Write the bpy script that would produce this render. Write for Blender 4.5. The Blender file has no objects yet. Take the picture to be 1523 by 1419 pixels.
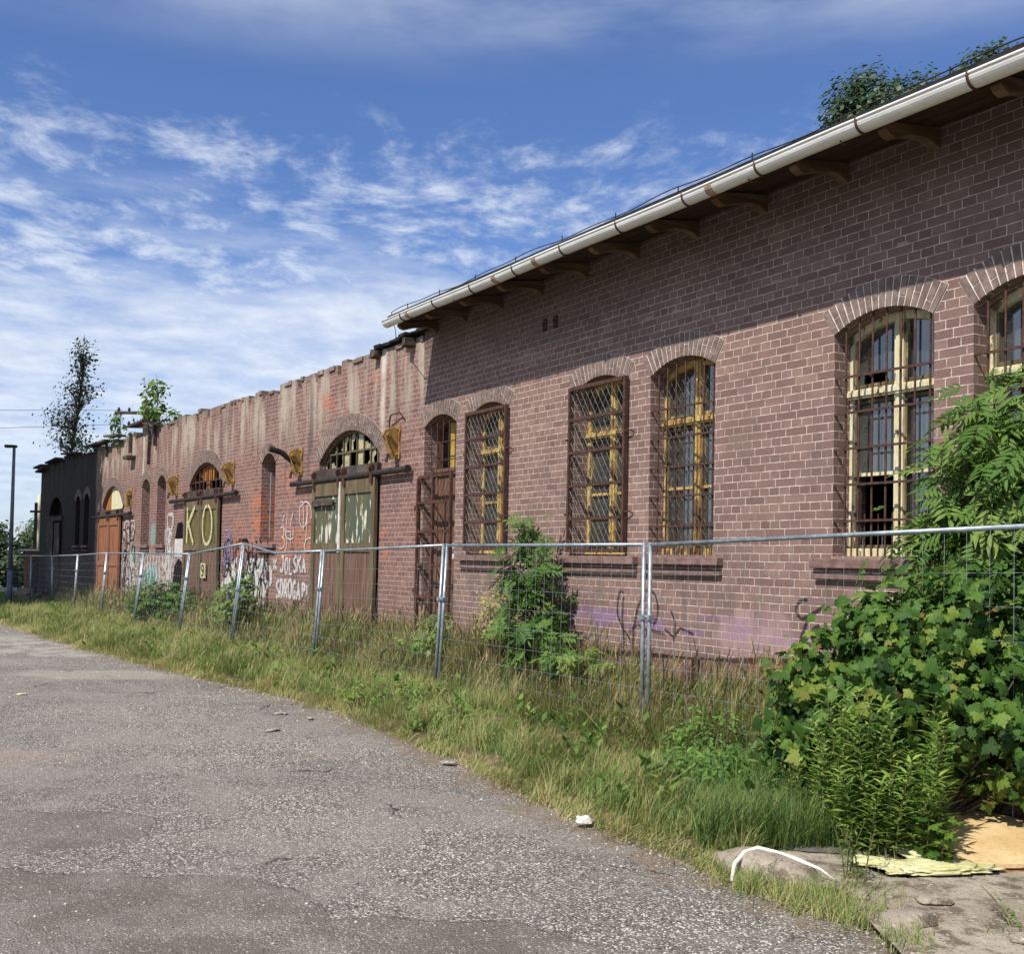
import bpy, bmesh, math, random
import numpy as np
from mathutils import Matrix, Vector, noise
R = math.radians
random.seed(7); rng = np.random.default_rng(7)
scene = bpy.context.scene
COL = scene.collection

# ------------------------------------------------------------------ camera
cam_d = bpy.data.cameras.new('camera'); cam = bpy.data.objects.new('camera', cam_d); COL.objects.link(cam)
cam.matrix_world = Matrix.Translation((0, 0, 1.8)) @ Matrix.Rotation(R(91.7), 4, 'X') @ Matrix.Rotation(R(1.1), 4, 'Z')
cam_d.sensor_width = 36; cam_d.lens = 36 * 1560 / 1523; cam_d.shift_y = 79.2 / 1523
cam_d.clip_start = 0.1; cam_d.clip_end = 3000
scene.camera = cam

# ------------------------------------------------------------------ node helpers
def S(h, k=1.0):
    c = [int(h[i:i + 2], 16) / 255 for i in (0, 2, 4)]
    return tuple(k * ((x / 12.92) if x <= .04045 else ((x + .055) / 1.055) ** 2.4) for x in c) + (1,)

class NT:
    def __init__(s, tree): s.t = tree
    def n(s, typ, ins=None, **at):
        nd = s.t.nodes.new('ShaderNode' + typ)
        for k, v in at.items(): setattr(nd, k, v)
        for k, v in (ins or {}).items(): s.set(nd.inputs[k], v)
        return nd
    def set(s, sock, v):
        if isinstance(v, bpy.types.NodeSocket): s.t.links.new(v, sock)
        elif isinstance(v, bpy.types.Node): s.t.links.new(v.outputs[0], sock)
        else: sock.default_value = v
    def m(s, op, a, b=0.0, c=0.0, clamp=False):
        return s.n('Math', {0: a, 1: b, 2: c}, operation=op, use_clamp=clamp).outputs[0]
    def mix(s, f, a, b, mode='MIX'):
        nd = s.n('MixRGB', {0: f, 1: a, 2: b}, blend_type=mode); return nd.outputs[0]
    def noise(s, vec, scale, detail=4, rough=.55, dist=0.0, out=0):
        return s.n('TexNoise', {'Vector': vec, 'Scale': scale, 'Detail': detail, 'Roughness': rough, 'Distortion': dist}).outputs[out]
    def rng(s, v, a, b, c=0.0, d=1.0, smooth=True):
        nd = s.n('MapRange', {0: v, 1: a, 2: b, 3: c, 4: d}); nd.clamp = True
        if smooth: nd.interpolation_type = 'SMOOTHSTEP'
        return nd.outputs[0]
    def scl(s, vec, sc, loc=(0, 0, 0)):
        return s.n('Mapping', {'Vector': vec, 'Scale': sc, 'Location': loc}).outputs[0]
    def xyz(s, vec):
        o = s.n('SeparateXYZ', {0: vec}).outputs; return o[0], o[1], o[2]
    def vec(s, x, y, z=0.0): return s.n('CombineXYZ', {0: x, 1: y, 2: z}).outputs[0]
    def spot(s, uv, c, r, amp=.5, nscale=3.0, edge=(.75, 1.1)):
        d = s.n('VectorMath', {0: uv, 1: (c[0], c[1], 0)}, operation='SUBTRACT').outputs[0]
        d = s.n('VectorMath', {0: d, 1: (1 / r[0], 1 / r[1], 0)}, operation='MULTIPLY').outputs[0]
        l = s.n('VectorMath', {0: d}, operation='LENGTH').outputs['Value']
        nz = s.m('MULTIPLY', s.m('SUBTRACT', s.noise(uv, nscale, 5), .5), amp * 2)
        return s.rng(s.m('ADD', l, nz), edge[0], edge[1], 1, 0)

def new_mat(name):
    m = bpy.data.materials.new(name); m.use_nodes = True; m.node_tree.nodes.clear()
    return m, NT(m.node_tree)
def finish(t, color, rough=.8, height=None, dist=.01, metal=0.0, spec=.3, strength=1.0, extra=None, trans=0.0):
    ins = {'Base Color': color, 'Roughness': rough, 'Metallic': metal, 'Specular IOR Level': spec}
    if height is not None:
        ins['Normal'] = t.n('Bump', {'Height': height, 'Distance': dist, 'Strength': strength}).outputs[0]
    b = t.n('BsdfPrincipled', ins); sh = b.outputs[0]
    if trans:
        tr = t.n('BsdfTranslucent', {'Color': color}); sh = t.n('MixShader', {0: trans, 1: sh, 2: tr.outputs[0]}).outputs[0]
    t.n('OutputMaterial', {'Surface': sh})

# ------------------------------------------------------------------ world: sky with procedural clouds
SUN_AZ = (-.635, -.773); EL = math.atan(1.163)
w = bpy.data.worlds.new('World'); scene.world = w; w.use_nodes = True; w.node_tree.nodes.clear()
t = NT(w.node_tree)
sky = t.n('TexSky', sky_type='NISHITA', sun_disc=False, sun_elevation=EL, sun_rotation=math.atan2(*SUN_AZ),
          air_density=1.0, dust_density=.3, ozone_density=3.5, altitude=200)
dirv = t.n('TexCoord').outputs['Generated']
dx, dy, dz = t.xyz(dirv)
zc = t.m('MAXIMUM', dz, .0)
inv = t.m('DIVIDE', 1.0, t.m('ADD', zc, .10))
cp = t.vec(t.m('MULTIPLY', dx, inv), t.m('MULTIPLY', dy, inv), 0)
warp = t.noise(cp, 1.2, 3, .5, 0, 1)
cpw = t.n('VectorMath', {0: cp, 1: t.n('VectorMath', {0: warp, 1: (.35, .35, .35)}, operation='MULTIPLY').outputs[0]}, operation='ADD').outputs[0]
big = t.noise(t.scl(cpw, (1, 1, 1), (3.1, 1.7, 0)), .9, 3, .5)
puff = t.noise(t.scl(cpw, (1.25, 1.0, 1), (4.2, .6, 0)), 5.0, 8, .62)
puff2 = t.noise(t.scl(cpw, (1.3, 1.0, 1)), 14.0, 5, .6)
pf = t.m('ADD', t.m('MULTIPLY', puff, .72), t.m('MULTIPLY', puff2, .28))
band = t.m('MULTIPLY', t.rng(zc, .12, .25), t.rng(zc, .405, .33))                      # scattered small clouds between about 8 and 22 degrees
cov = t.m('ADD', t.m('MULTIPLY', big, .26), t.m('MULTIPLY', band, .15))
sc1 = t.m('MULTIPLY', t.rng(t.m('ADD', pf, cov), .66, .95), t.rng(zc, .42, .36))
lowc = t.m('ADD', t.m('MULTIPLY', t.noise(t.scl(dirv, (2.0, 2.0, 8)), 1.5, 7, .6), .7), t.m('MULTIPLY', t.noise(t.scl(dirv, (2.0, 2.0, 9), (3, 1, 0)), 7, 6, .6), .3))
side = t.rng(t.m('ADD', dx, t.m('MULTIPLY', zc, .5)), -.05, .45, .12, 0)                # broader haze towards the left
low = t.m('MULTIPLY', t.rng(t.m('ADD', t.m('ADD', lowc, side), t.rng(zc, .36, .14, 0, .22)), .56, .94), t.m('MULTIPLY', t.rng(zc, .40, .22), t.rng(zc, .0, .13, .45, 1)))
veil = t.m('MULTIPLY', t.rng(zc, .41, .50), t.rng(t.noise(t.scl(dirv, (1.3, 1.3, 6)), 1.8, 6), .30, .62))
cl = t.m('MAXIMUM', t.m('MULTIPLY', sc1, .72), t.m('MAXIMUM', t.m('MULTIPLY', low, .92), t.m('MULTIPLY', veil, .58)))
skyc = t.mix(1.0, sky.outputs[0], (.86, .98, 1.28, 1), 'MULTIPLY')
cloudc = t.mix(t.rng(puff, .3, .7), (6.2, 6.9, 8.2, 1), (8.2, 8.7, 9.5, 1))
out = t.mix(cl, skyc, cloudc)
bg = t.n('Background', {'Color': out, 'Strength': .098})
t.n('OutputWorld', {'Surface': bg.outputs[0]})

sun_d = bpy.data.lights.new('sun', 'SUN'); sun_d.energy = 5.0; sun_d.angle = R(.53); sun_d.color = (1.0, .955, .88)
sun = bpy.data.objects.new('sun', sun_d); COL.objects.link(sun)
sv = Vector((SUN_AZ[0] * math.cos(EL), SUN_AZ[1] * math.cos(EL), math.sin(EL)))
sun.rotation_euler = sv.to_track_quat('Z', 'Y').to_euler(); sun.location = (-10, -10, 30)
scene.view_settings.view_transform = 'Standard'; scene.view_settings.look = 'None'
scene.view_settings.exposure = 0.17; scene.view_settings.gamma = 1.0

# ------------------------------------------------------------------ object helpers
def tag(o, label=None, cat=None, group=None, kind=None):
    if label: o['label'] = label
    if cat: o['category'] = cat
    if group: o['group'] = group
    if kind: o['kind'] = kind
    return o
def thing(name, label, cat, loc=(0, 0, 0), rz=0.0, group=None):
    o = bpy.data.objects.new(name, None); COL.objects.link(o); o.location = loc; o.rotation_euler = (0, 0, rz)
    o.empty_display_size = .2
    return tag(o, label, cat, group)
def link_mesh(name, me, mats, parent=None, smooth=False):
    for m in (mats if isinstance(mats, (list, tuple)) else [mats]): me.materials.append(m)
    if smooth: me.polygons.foreach_set('use_smooth', np.ones(len(me.polygons), bool))
    o = bpy.data.objects.new(name, me); COL.objects.link(o)
    if parent: o.parent = parent
    return o

class MB:
    """collects shapes, builds ONE mesh object with box-projected UVs in metres"""
    def __init__(s): s.v = []; s.f = []; s.mi = []
    def poly(s, pts, mi=0):
        b = len(s.v); s.v += [tuple(p) for p in pts]; s.f.append(tuple(range(b, b + len(pts)))); s.mi.append(mi)
    def box(s, x0, x1, y0, y1, z0, z1, mi=0, jit=0.0, bottom=True):
        j = lambda: random.uniform(-jit, jit)
        P = [(x + j(), y + j(), z + j()) for z in (z0, z1) for y in (y0, y1) for x in (x0, x1)]
        b = len(s.v); s.v += P
        for q in ((0, 2, 3, 1), (4, 5, 7, 6), (0, 1, 5, 4), (2, 6, 7, 3), (0, 4, 6, 2), (1, 3, 7, 5)):
            if q == (0, 2, 3, 1) and not bottom: continue
            s.f.append(tuple(b + i for i in q)); s.mi.append(mi)
    def obox(s, c, ax, ay, az, mi=0):
        """oriented box: centre and three half-axis vectors"""
        c, ax, ay, az = map(Vector, (c, ax, ay, az)); b = len(s.v)
        for k in (-1, 1):
            for j in (-1, 1):
                for i in (-1, 1): s.v.append(tuple(c + ax * i + ay * j + az * k))
        for q in ((0, 2, 3, 1), (4, 5, 7, 6), (0, 1, 5, 4), (2, 6, 7, 3), (0, 4, 6, 2), (1, 3, 7, 5)):
            s.f.append(tuple(b + i for i in q)); s.mi.append(mi)
    def bar(s, p, q, w, h, up=(0, 1, 0), mi=0):
        """rectangular bar from p to q"""
        p, q = Vector(p), Vector(q); d = (q - p); L = d.length; d.normalize(); u = Vector(up)
        sd = d.cross(u).normalized(); u2 = sd.cross(d)
        s.obox((p + q) / 2, d * (L / 2), sd * (w / 2), u2 * (h / 2), mi)
    def prism(s, pts, axis, a, b, mi=0):
        """extrude a 2D outline; axis 'x': pts=(y,z); 'y': pts=(x,z); 'z': pts=(x,y)"""
        def P(p, c): return {'x': (c, p[0], p[1]), 'y': (p[0], c, p[1]), 'z': (p[0], p[1], c)}[axis]
        n = len(pts); base = len(s.v)
        s.v += [P(p, a) for p in pts] + [P(p, b) for p in pts]
        s.f.append(tuple(base + i for i in range(n))); s.f.append(tuple(base + n + i for i in reversed(range(n)))); s.mi += [mi, mi]
        for i in range(n):
            j = (i + 1) % n; s.f.append((base + i, base + n + i, base + n + j, base + j)); s.mi.append(mi)
    def tube(s, path, r, n=8, mi=0, cap=True):
        P = [Vector(p) for p in path]; rs = r if isinstance(r, (list, tuple)) else [r] * len(P)
        b0 = len(s.v); up = None
        for i, p in enumerate(P):
            d = (P[min(i + 1, len(P) - 1)] - P[max(i - 1, 0)]).normalized()
            if up is None: up = Vector((0, 0, 1)) if abs(d.z) < .9 else Vector((1, 0, 0))
            a = d.cross(up).normalized(); c = a.cross(d).normalized(); up = c
            for k in range(n):
                t_ = 2 * math.pi * k / n; s.v.append(tuple(p + (a * math.cos(t_) + c * math.sin(t_)) * rs[i]))
        for i in range(len(P) - 1):
            for k in range(n):
                k2 = (k + 1) % n; s.f.append((b0 + i * n + k, b0 + i * n + k2, b0 + (i + 1) * n + k2, b0 + (i + 1) * n + k)); s.mi.append(mi)
        if cap:
            s.f.append(tuple(b0 + k for k in reversed(range(n)))); s.mi.append(mi)
            e = b0 + (len(P) - 1) * n; s.f.append(tuple(e + k for k in range(n))); s.mi.append(mi)
    def build(s, name, mats, parent=None, smooth=False, label=None, bevel=0.0):
        me = bpy.data.meshes.new(name); me.from_pydata(s.v, [], s.f); me.update()
        me.polygons.foreach_set('material_index', s.mi)
        uv = me.uv_layers.new(name='UVMap'); dat = uv.data
        for p in me.polygons:
            nx, ny, nz = (abs(c) for c in p.normal)
            for li in p.loop_indices:
                c = me.vertices[me.loops[li].vertex_index].co
                dat[li].uv = (c.x, c.z) if ny >= nx and ny >= nz else ((c.y, c.z) if nx >= nz else (c.x, c.y))
        o = link_mesh(name, me, mats, parent, smooth)
        if bevel:
            bv = o.modifiers.new('bevel', 'BEVEL'); bv.width = bevel; bv.segments = 2; bv.limit_method = 'ANGLE'
        if label: o['label'] = label
        return o

# ------------------------------------------------------------------ materials
def uvc(t): return t.n('TexCoord').outputs['UV']
def obc(t): return t.n('TexCoord').outputs['Object']

def brick_mat(name, c1, c2, mortar, old=0.0, extra=None, msize=.0050):
    m, t = new_mat(name)
    uv = uvc(t)
    wob = t.n('VectorMath', {0: t.noise(uv, 2.5, 3, .6, 0, 1), 1: (.010 + .01 * old,) * 3}, operation='MULTIPLY').outputs[0]
    u, v, _ = t.xyz(t.n('VectorMath', {0: uv, 1: wob}, operation='ADD').outputs[0])
    row = t.m('FLOOR', t.m('DIVIDE', v, .077))
    k = t.m('MULTIPLY', t.m('FLOORED_MODULO', t.m('FLOOR', t.m('DIVIDE', row, 2.0)), 2.0), .125)
    jit = t.m('MULTIPLY', t.m('SUBTRACT', t.n('TexWhiteNoise', {'W': row}, noise_dimensions='1D').outputs[0], .5), .03)
    bv = t.vec(t.m('ADD', t.m('ADD', u, k), jit), v, 0)
    br = t.n('TexBrick', {'Vector': bv, 'Color1': (0, 0, 0, 1), 'Color2': (1, 1, 1, 1), 'Mortar': (0, 0, 0, 1), 'Scale': 1.0,
                          'Mortar Size': msize, 'Mortar Smooth': .25, 'Bias': 0.0, 'Brick Width': .25, 'Row Height': .077},
             offset=.5, offset_frequency=2, squash=.5, squash_frequency=2)
    fac = br.outputs['Fac']
    rnd = br.outputs['Color']
    # a second random number per brick from its quantised cell
    fine = t.noise(uv, 60, 4, .6); mid = t.noise(uv, 5, 4, .55); big = t.noise(uv, .9, 4, .55)
    col = t.mix(rnd, c1, c2)
    col = t.mix(t.rng(mid, .3, .75, 0, .55), col, t.mix(.5, c1, (.10, .062, .062, 1)))
    col = t.mix(t.rng(fine, .35, .75, 0, .35), col, t.mix(.5, c2, (.55, .42, .38, 1)))
    col = t.mix(t.rng(big, .35, .7, 0, .35), col, (.13, .085, .085, 1))
    mc = t.mix(t.rng(t.noise(uv, 14, 4), .35, .7, 0, .55 + .2 * old), mortar, t.mix(.6, c1, (.1, .08, .08, 1)))
    col = t.mix(fac, col, mc)
    if extra:
        ox_, oy_, oz_ = t.xyz(obc(t)); col = extra(t, t.vec(ox_, oz_, 0), col, fac, rnd)
    odd = t.rng(t.noise(t.vec(t.m('MULTIPLY', rnd, 37.0), t.m('MULTIPLY', row, 3.7), 0), 1.0, 0), .62, .72)
    col = t.mix(t.m('MULTIPLY', t.m('MULTIPLY', odd, t.m('SUBTRACT', 1.0, fac)), .22), col, (.09, .06, .055, 1))
    h = t.m('ADD', t.m('MULTIPLY', t.m('SUBTRACT', 1.0, fac), 1.0), t.m('ADD', t.m('MULTIPLY', fine, .35), t.m('MULTIPLY', mid, .25)))
    finish(t, col, t.rng(fine, .2, .8, .65, .9), h, .007, spec=.12)
    return m

def extraA(t, uv, col, fac, rnd):
    u, v, _ = t.xyz(uv)
    # sooty patch near the roof, eave shade painted along the wall top, faint purple spray band, pale worn dashes, orange repairs near the foot
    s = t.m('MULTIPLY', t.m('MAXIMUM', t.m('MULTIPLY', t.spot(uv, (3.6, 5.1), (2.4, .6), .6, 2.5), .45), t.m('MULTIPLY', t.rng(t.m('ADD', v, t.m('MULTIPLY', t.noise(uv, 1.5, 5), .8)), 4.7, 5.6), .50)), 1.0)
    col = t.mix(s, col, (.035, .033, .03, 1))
    p = t.m('MULTIPLY', t.m('MULTIPLY', t.rng(t.m('ABSOLUTE', t.m('SUBTRACT', v, t.m('ADD', 1.13, t.m('MULTIPLY', t.noise(uv, .8, 2), .1)))), .05, .16, 1, 0), t.rng(t.noise(t.scl(uv, (1, 2, 1)), 2.2, 4), .40, .62)),
            t.m('MULTIPLY', t.rng(u, 3.1, 3.7), t.rng(u, 7.9, 7.3)))
    col = t.mix(t.m('MULTIPLY', p, .38), col, (.22, .12, .36, 1))
    pk = t.spot(uv, (6.75, 1.12), (.55, .33), .5, 3)
    col = t.mix(t.m('MULTIPLY', pk, .35), col, (.52, .34, .34, 1))
    d = t.m('MULTIPLY', t.rng(t.m('ABSOLUTE', t.m('SUBTRACT', v, t.m('ADD', 4.42, t.m('MULTIPLY', t.noise(t.scl(uv, (.7, 0, 0)), 1, 1), .1)))), .008, .018, 1, 0), t.rng(t.noise(t.scl(uv, (3.2, .2, 1)), 1.0, 1), .52, .6))
    col = t.mix(t.m('MULTIPLY', d, .8), col, (.42, .31, .27, 1))
    o = t.spot(uv, (7.0, .90), (.5, .05), .5, 5)
    col = t.mix(t.m('MULTIPLY', o, .8), col, (.33, .11, .05, 1))
    dr = t.m('MULTIPLY', t.m('MULTIPLY', t.rng(t.noise(t.scl(uv, (3.2, .45, 1)), 2.2, 5), .50, .68), t.m('MULTIPLY', t.rng(v, 1.85, 1.70), t.rng(v, .9, 1.5))), .45)
    col = t.mix(dr, col, (.10, .085, .07, 1))
    gr_ = t.m('MULTIPLY', t.rng(t.noise(t.scl(uv, (1, 1, 1), (7, 3, 0)), 1.3, 6, .62), .50, .68), .42)
    col = t.mix(gr_, col, t.mix(t.noise(uv, 3, 3), (.15, .12, .09, 1), (.11, .075, .07, 1)))
    lowg = t.m('MULTIPLY', t.rng(v, .95, .45), .6)
    return t.mix(lowg, col, (.14, .105, .085, 1))

def extraB(t, uv, col, fac, rnd):
    u, v, _ = t.xyz(uv)
    # lime streaks running down from the broken parapet
    cell = t.n('TexVoronoi', {'Vector': t.vec(u, 0, 0), 'Scale': 1.05}, voronoi_dimensions='3D').outputs['Distance']
    wav = t.m('MULTIPLY', t.m('SUBTRACT', t.noise(uv, 1.6, 3), .5), .14)
    line = t.rng(t.m('ADD', cell, wav), .03, .17, 1, 0)
    brk = t.rng(t.noise(t.scl(uv, (2.5, 1.0, 1)), 2.3, 4), .25, .45)
    fade = t.rng(v, 3.3, 4.2)
    st = t.m('MULTIPLY', t.m('MULTIPLY', line, brk), fade)
    col = t.mix(t.m('MULTIPLY', st, .92), col, (.66, .59, .50, 1))
    wide = t.m('MULTIPLY', t.rng(t.noise(t.scl(uv, (1.7, .28, 1)), 1.8, 4), .42, .62), t.rng(v, 3.6, 4.7))
    col = t.mix(t.m('MULTIPLY', wide, .75), col, (.45, .39, .31, 1))
    dk = t.m('MULTIPLY', t.rng(t.noise(t.scl(uv, (2.3, .22, 1), (5, 2, 0)), 1.5, 4), .55, .75), .55)
    col = t.mix(dk, col, (.05, .038, .036, 1))
    top = t.m('MULTIPLY', t.rng(t.m('ADD', v, t.m('MULTIPLY', t.noise(uv, 4, 4), .35)), 5.2, 5.5), .75)
    col = t.mix(top, col, (.20, .165, .125, 1))
    org = (.42, .125, .055, 1)
    for c, r, k in (((-7.25, 2.6), (.42, .75), .85), ((-4.75, 2.3), (.35, .75), .6), ((-5.6, 2.05), (.6, .5), .7), ((-8.3, 2.1), (.6, .5), .6),
                    ((-3.9, 4.6), (.4, .3), .7), ((-1.55, 1.95), (.14, .35), .9), ((-5.6, 3.2), (.7, .4), .35), ((-2.2, 4.75), (.6, .2), .35)):
        col = t.mix(t.m('MULTIPLY', t.m('MULTIPLY', t.spot(uv, c, r, .9, 2.5, (.3, 1.25)), t.m('MULTIPLY', t.rng(rnd, .30, .55), k)), t.m('SUBTRACT', 1.0, t.m('MULTIPLY', fac, .8))), col, org)
    # whitewash and old paint low down between the second and third gate
    ww = t.m('MULTIPLY', t.m('MULTIPLY', t.rng(v, 2.3, 1.5), t.rng(t.noise(t.scl(uv, (1, 1.6, 1)), 5.5, 6, .65), .44, .58)), t.m('MULTIPLY', t.rng(u, -18.6, -17.9), t.rng(u, -11.9, -12.4)))
    col = t.mix(t.m('MULTIPLY', ww, .62), col, (.55, .52, .50, 1))
    for c, r in (((-15.0, 2.35), (.25, .3)), ((-14.9, 1.25), (.6, .35)), ((-16.9, 1.7), (.5, .25))):
        col = t.mix(t.m('MULTIPLY', t.spot(uv, c, r, .6, 4), .55), col, (.16, .40, .36, 1))
    end_shade = t.m('MULTIPLY', t.rng(t.m('ADD', u, t.m('MULTIPLY', t.noise(t.scl(uv, (1, .2, 1)), 2.2, 3), .5)), -21.2, -21.5), .97)  # cast shade on the far end, painted near-black into the brick colour
    return t.mix(t.m('MULTIPLY', end_shade, t.mix(fac, (.94, .94, .94, 1), (.87, .87, .87, 1))), col, t.mix(t.noise(t.scl(uv, (2, .4, 1)), 2, 5), (.006, .005, .005, 1), (.022, .018, .016, 1)))

M = {}
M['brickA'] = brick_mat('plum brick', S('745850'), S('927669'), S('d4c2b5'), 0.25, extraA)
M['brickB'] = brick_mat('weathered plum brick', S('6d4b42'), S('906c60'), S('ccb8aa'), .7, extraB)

def simple(name, c1, c2, scale=4, rough=.8, detail=5, dist=.004, bscale=30, metal=0.0, spec=.3, stretch=(1, 1, 1), lo=.35, hi=.65, obj=False):
    m, t = new_mat(name); uv = obc(t) if obj else uvc(t)
    vv = t.scl(uv, stretch)
    f = t.rng(t.noise(vv, scale, detail, .6), lo, hi)
    f2 = t.noise(vv, bscale, 5, .6)
    col = t.mix(f, c1, c2); col = t.mix(t.rng(f2, .35, .7, 0, .3), col, tuple(x * .5 for x in c1[:3]) + (1,))
    finish(t, col, rough, f2, dist, metal, spec); return m
M['arch'] = simple('grey brown arch brick', S('6b5a52'), S('8a786e'), 9, .8, obj=True)
M['mortar'] = simple('pale lime mortar', S('e6d8ce'), S('c9b8ad'), 12, .9, obj=True)
M['stone'] = simple('brown sill brick', S('6f5650'), S('8d736b'), 7, .85)
M['plinth'] = simple('worn plinth brick', S('6b544c'), S('87695c'), 9, .9)
M['rust'] = simple('rusty dark iron', S('3a2822'), S('5c3c2e'), 22, .75, dist=.002, spec=.4, obj=True)
M['rustred'] = simple('red brown rusty iron', S('3e2620'), S('5d3e31'), 12, .8, dist=.002, obj=True)
M['galv'] = simple('galvanised steel', S('a9b1b6'), S('848d93'), 14, .42, metal=.55, spec=.5, dist=.0006, obj=True)
M['lattice'] = simple('dull lattice wire', S('8a8680'), S('5d5650'), 14, .6, dist=.0004, obj=True)
M['wire'] = simple('galvanised wire', S('a0a7ab'), S('7d8488'), 14, .45, metal=.3, spec=.5, dist=.0004, obj=True)
M['zinc'] = simple('weathered white zinc', S('efede6'), S('d6d3c9'), 3, .40, metal=0, spec=.5, stretch=(1, 6, 6), dist=.001, lo=.3, hi=.75, obj=True)
M['band'] = simple('brown stained tin band', S('b09a80'), S('8a7258'), 12, .7, obj=True)
M['black'] = simple('black roofing felt', S('1c1b1b'), S('2c2a29'), 8, .9, obj=True)
M['blackiron'] = simple('black painted iron', S('221f1e'), S('3a302b'), 16, .6, spec=.4, obj=True)
M['raft'] = simple('old brown timber', S('5c4736'), S('7a634d'), 5, .85, stretch=(1, .3, 3), dist=.004, obj=True)
M['soffit'] = simple('dark brown eaves boards', S('33241b'), S('4c3728'), 5, .9, stretch=(.3, 3, 1), dist=.004, obj=True)
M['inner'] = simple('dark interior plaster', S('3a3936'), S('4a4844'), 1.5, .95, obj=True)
M['yellowiron'] = simple('ochre painted iron', S('a98649'), S('86653a'), 14, .6, dist=.002, spec=.4, obj=True)
M['plankbrown'] = simple('weathered brown planks', S('5d4335'), S('7d6253'), 7, .85, stretch=(6, 1, .35), dist=.004, obj=True)
M['timber'] = simple('charred grey timber', S('3a302a'), S('5d5046'), 6, .9, obj=True)
M['greenbrown'] = simple('mossy green brown door wood', S('554c38'), S('74644c'), 4, .85, stretch=(3, 1, .5), dist=.004, obj=True)
M['orangedoor'] = simple('orange brown door paint', S('7c4c34'), S('9a6a4a'), 3.5, .75, stretch=(3, 1, .6), dist=.003, obj=True)
M['orangewood'] = simple('orange rotten boards', S('b07434'), S('8a5526'), 6, .85, stretch=(4, 1, .5), obj=True)
M['creamboard'] = simple('cream boards', S('d9d3ae'), S('c7bf93'), 4, .8, stretch=(3, 1, .4), obj=True)
M['yellowboard'] = simple('yellow painted board', S('b39648'), S('8f7636'), 5, .7, obj=True)
M['white'] = simple('white paint', S('e6e2d8'), S('cfc9bb'), 12, .7, obj=True)
M['offw'] = simple('ivory brush paint', S('dcd3a6'), S('b9ad7c'), 14, .8, obj=True)
M['lilac'] = simple('lilac spray paint', S('9a93c8'), S('7f7ab5'), 6, .8, obj=True)
M['blackpaint'] = simple('black spray paint', S('201d20'), S('35303a'), 6, .7, obj=True)
M['teal'] = simple('teal spray paint', S('5fae9f'), S('4b8f85'), 6, .8, obj=True)
M['fadedblack'] = simple('faded black spray paint', S('4a3c3e'), S('5f4c4c'), 12, .8, obj=True)

def faded(name, c, thr=.42, amt=.9):
    m, t = new_mat(name); o = obc(t); ox_, oy_, oz_ = t.xyz(o)
    jz = t.m('ABSOLUTE', t.m('SUBTRACT', t.m('FRACT', t.m('DIVIDE', oz_, .077)), .5))
    f = t.m('MULTIPLY', t.rng(t.noise(o, 16, 5, .7), thr - .12, thr + .10), amt)
    f = t.m('MULTIPLY', f, t.rng(jz, .50, .42, .55, 1))
    b = t.n('BsdfDiffuse', {'Color': t.mix(t.noise(o, 5, 4), c, tuple(x * .7 for x in c[:3]) + (1,))}).outputs[0]
    sh = t.n('MixShader', {0: f, 1: t.n('BsdfTransparent').outputs[0], 2: b}).outputs[0]; t.n('OutputMaterial', {'Surface': sh}); return m
M['gwhite'] = faded('faded white spray paint', S('dcd8d2'), .42, .88); M['gblack'] = faded('faded black spray paint', S('252124')); M['glilac'] = faded('faded lilac spray paint', S('8f88bd'))
M['gteal'] = faded('faded teal spray paint', S('5aa396'), .5); M['givory'] = faded('flaking ivory brush paint', S('d9cfa4'), .44, .95); M['gtag'] = faded('thin dark tag paint', S('3b3033'), .38, .8)
def peel(name, base, base2, paint, sc=7, thr=.5, stretch=(1.4, 1, .45)):
    m, t = new_mat(name); o = obc(t)
    vv = t.scl(o, stretch)
    f = t.rng(t.noise(vv, sc, 6, .65), thr, thr + .05)
    g = t.rng(t.noise(vv, sc * .6, 4), .4, .6)
    fine = t.noise(t.scl(o, (8, 8, 1)), 9, 5)
    col = t.mix(g, base, base2); col = t.mix(f, col, paint); col = t.mix(t.rng(fine, .4, .75, 0, .4), col, (.08, .06, .045, 1))
    finish(t, col, .75, t.m('ADD', t.m('MULTIPLY', f, .7), t.m('MULTIPLY', fine, .5)), .003); return m
M['frame_cream'] = peel('peeling cream window paint', S('cfc49a'), S('dad2b2'), S('7d6a4c'), 9, .58)
M['frame_yellow'] = peel('peeling yellow window paint', S('b8964e'), S('c9ae6c'), S('6b5138'), 9, .52)
M['green_peel'] = peel('peeling green and white gate paint', S('4a5646'), S('5d5a40'), S('d6d4c2'), 4.6, .545, (2.2, 1, .55))
M['olive'] = peel('olive painted panel', S('7a7238'), S('5f5a30'), S('55452f'), 4, .55)

M['sash'] = peel('grey brown sash wood', S('4f463a'), S('6a5c46'), S('a89468'), 8, .56)
def glass_mat(name, tint, dirt, gl=.18):
    m, t = new_mat(name); o = obc(t)
    d = t.rng(t.noise(o, 3.5, 5, .6), .3, .75, dirt * .5, dirt)
    fr = t.n('LayerWeight', {'Blend': .25}).outputs['Fresnel']
    tr = t.n('BsdfTransparent', {'Color': tint}).outputs[0]
    g = t.n('BsdfGlossy', {'Color': (.9, .93, .95, 1), 'Roughness': .06}).outputs[0]
    df = t.n('BsdfDiffuse', {'Color': (.30, .32, .30, 1)}).outputs[0]
    a = t.n('MixShader', {0: t.m('ADD', fr, gl, clamp=True), 1: tr, 2: g}).outputs[0]
    s = t.n('MixShader', {0: d, 1: a, 2: df}).outputs[0]
    t.n('OutputMaterial', {'Surface': s}); return m
M['glass'] = glass_mat('dusty window glass', (.55, .58, .58, 1), .18)
M['oldglass'] = simple('yellowed dirty glass', S('b5ae86'), S('8d8a6c'), 5, .35, spec=.5, obj=True)

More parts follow.
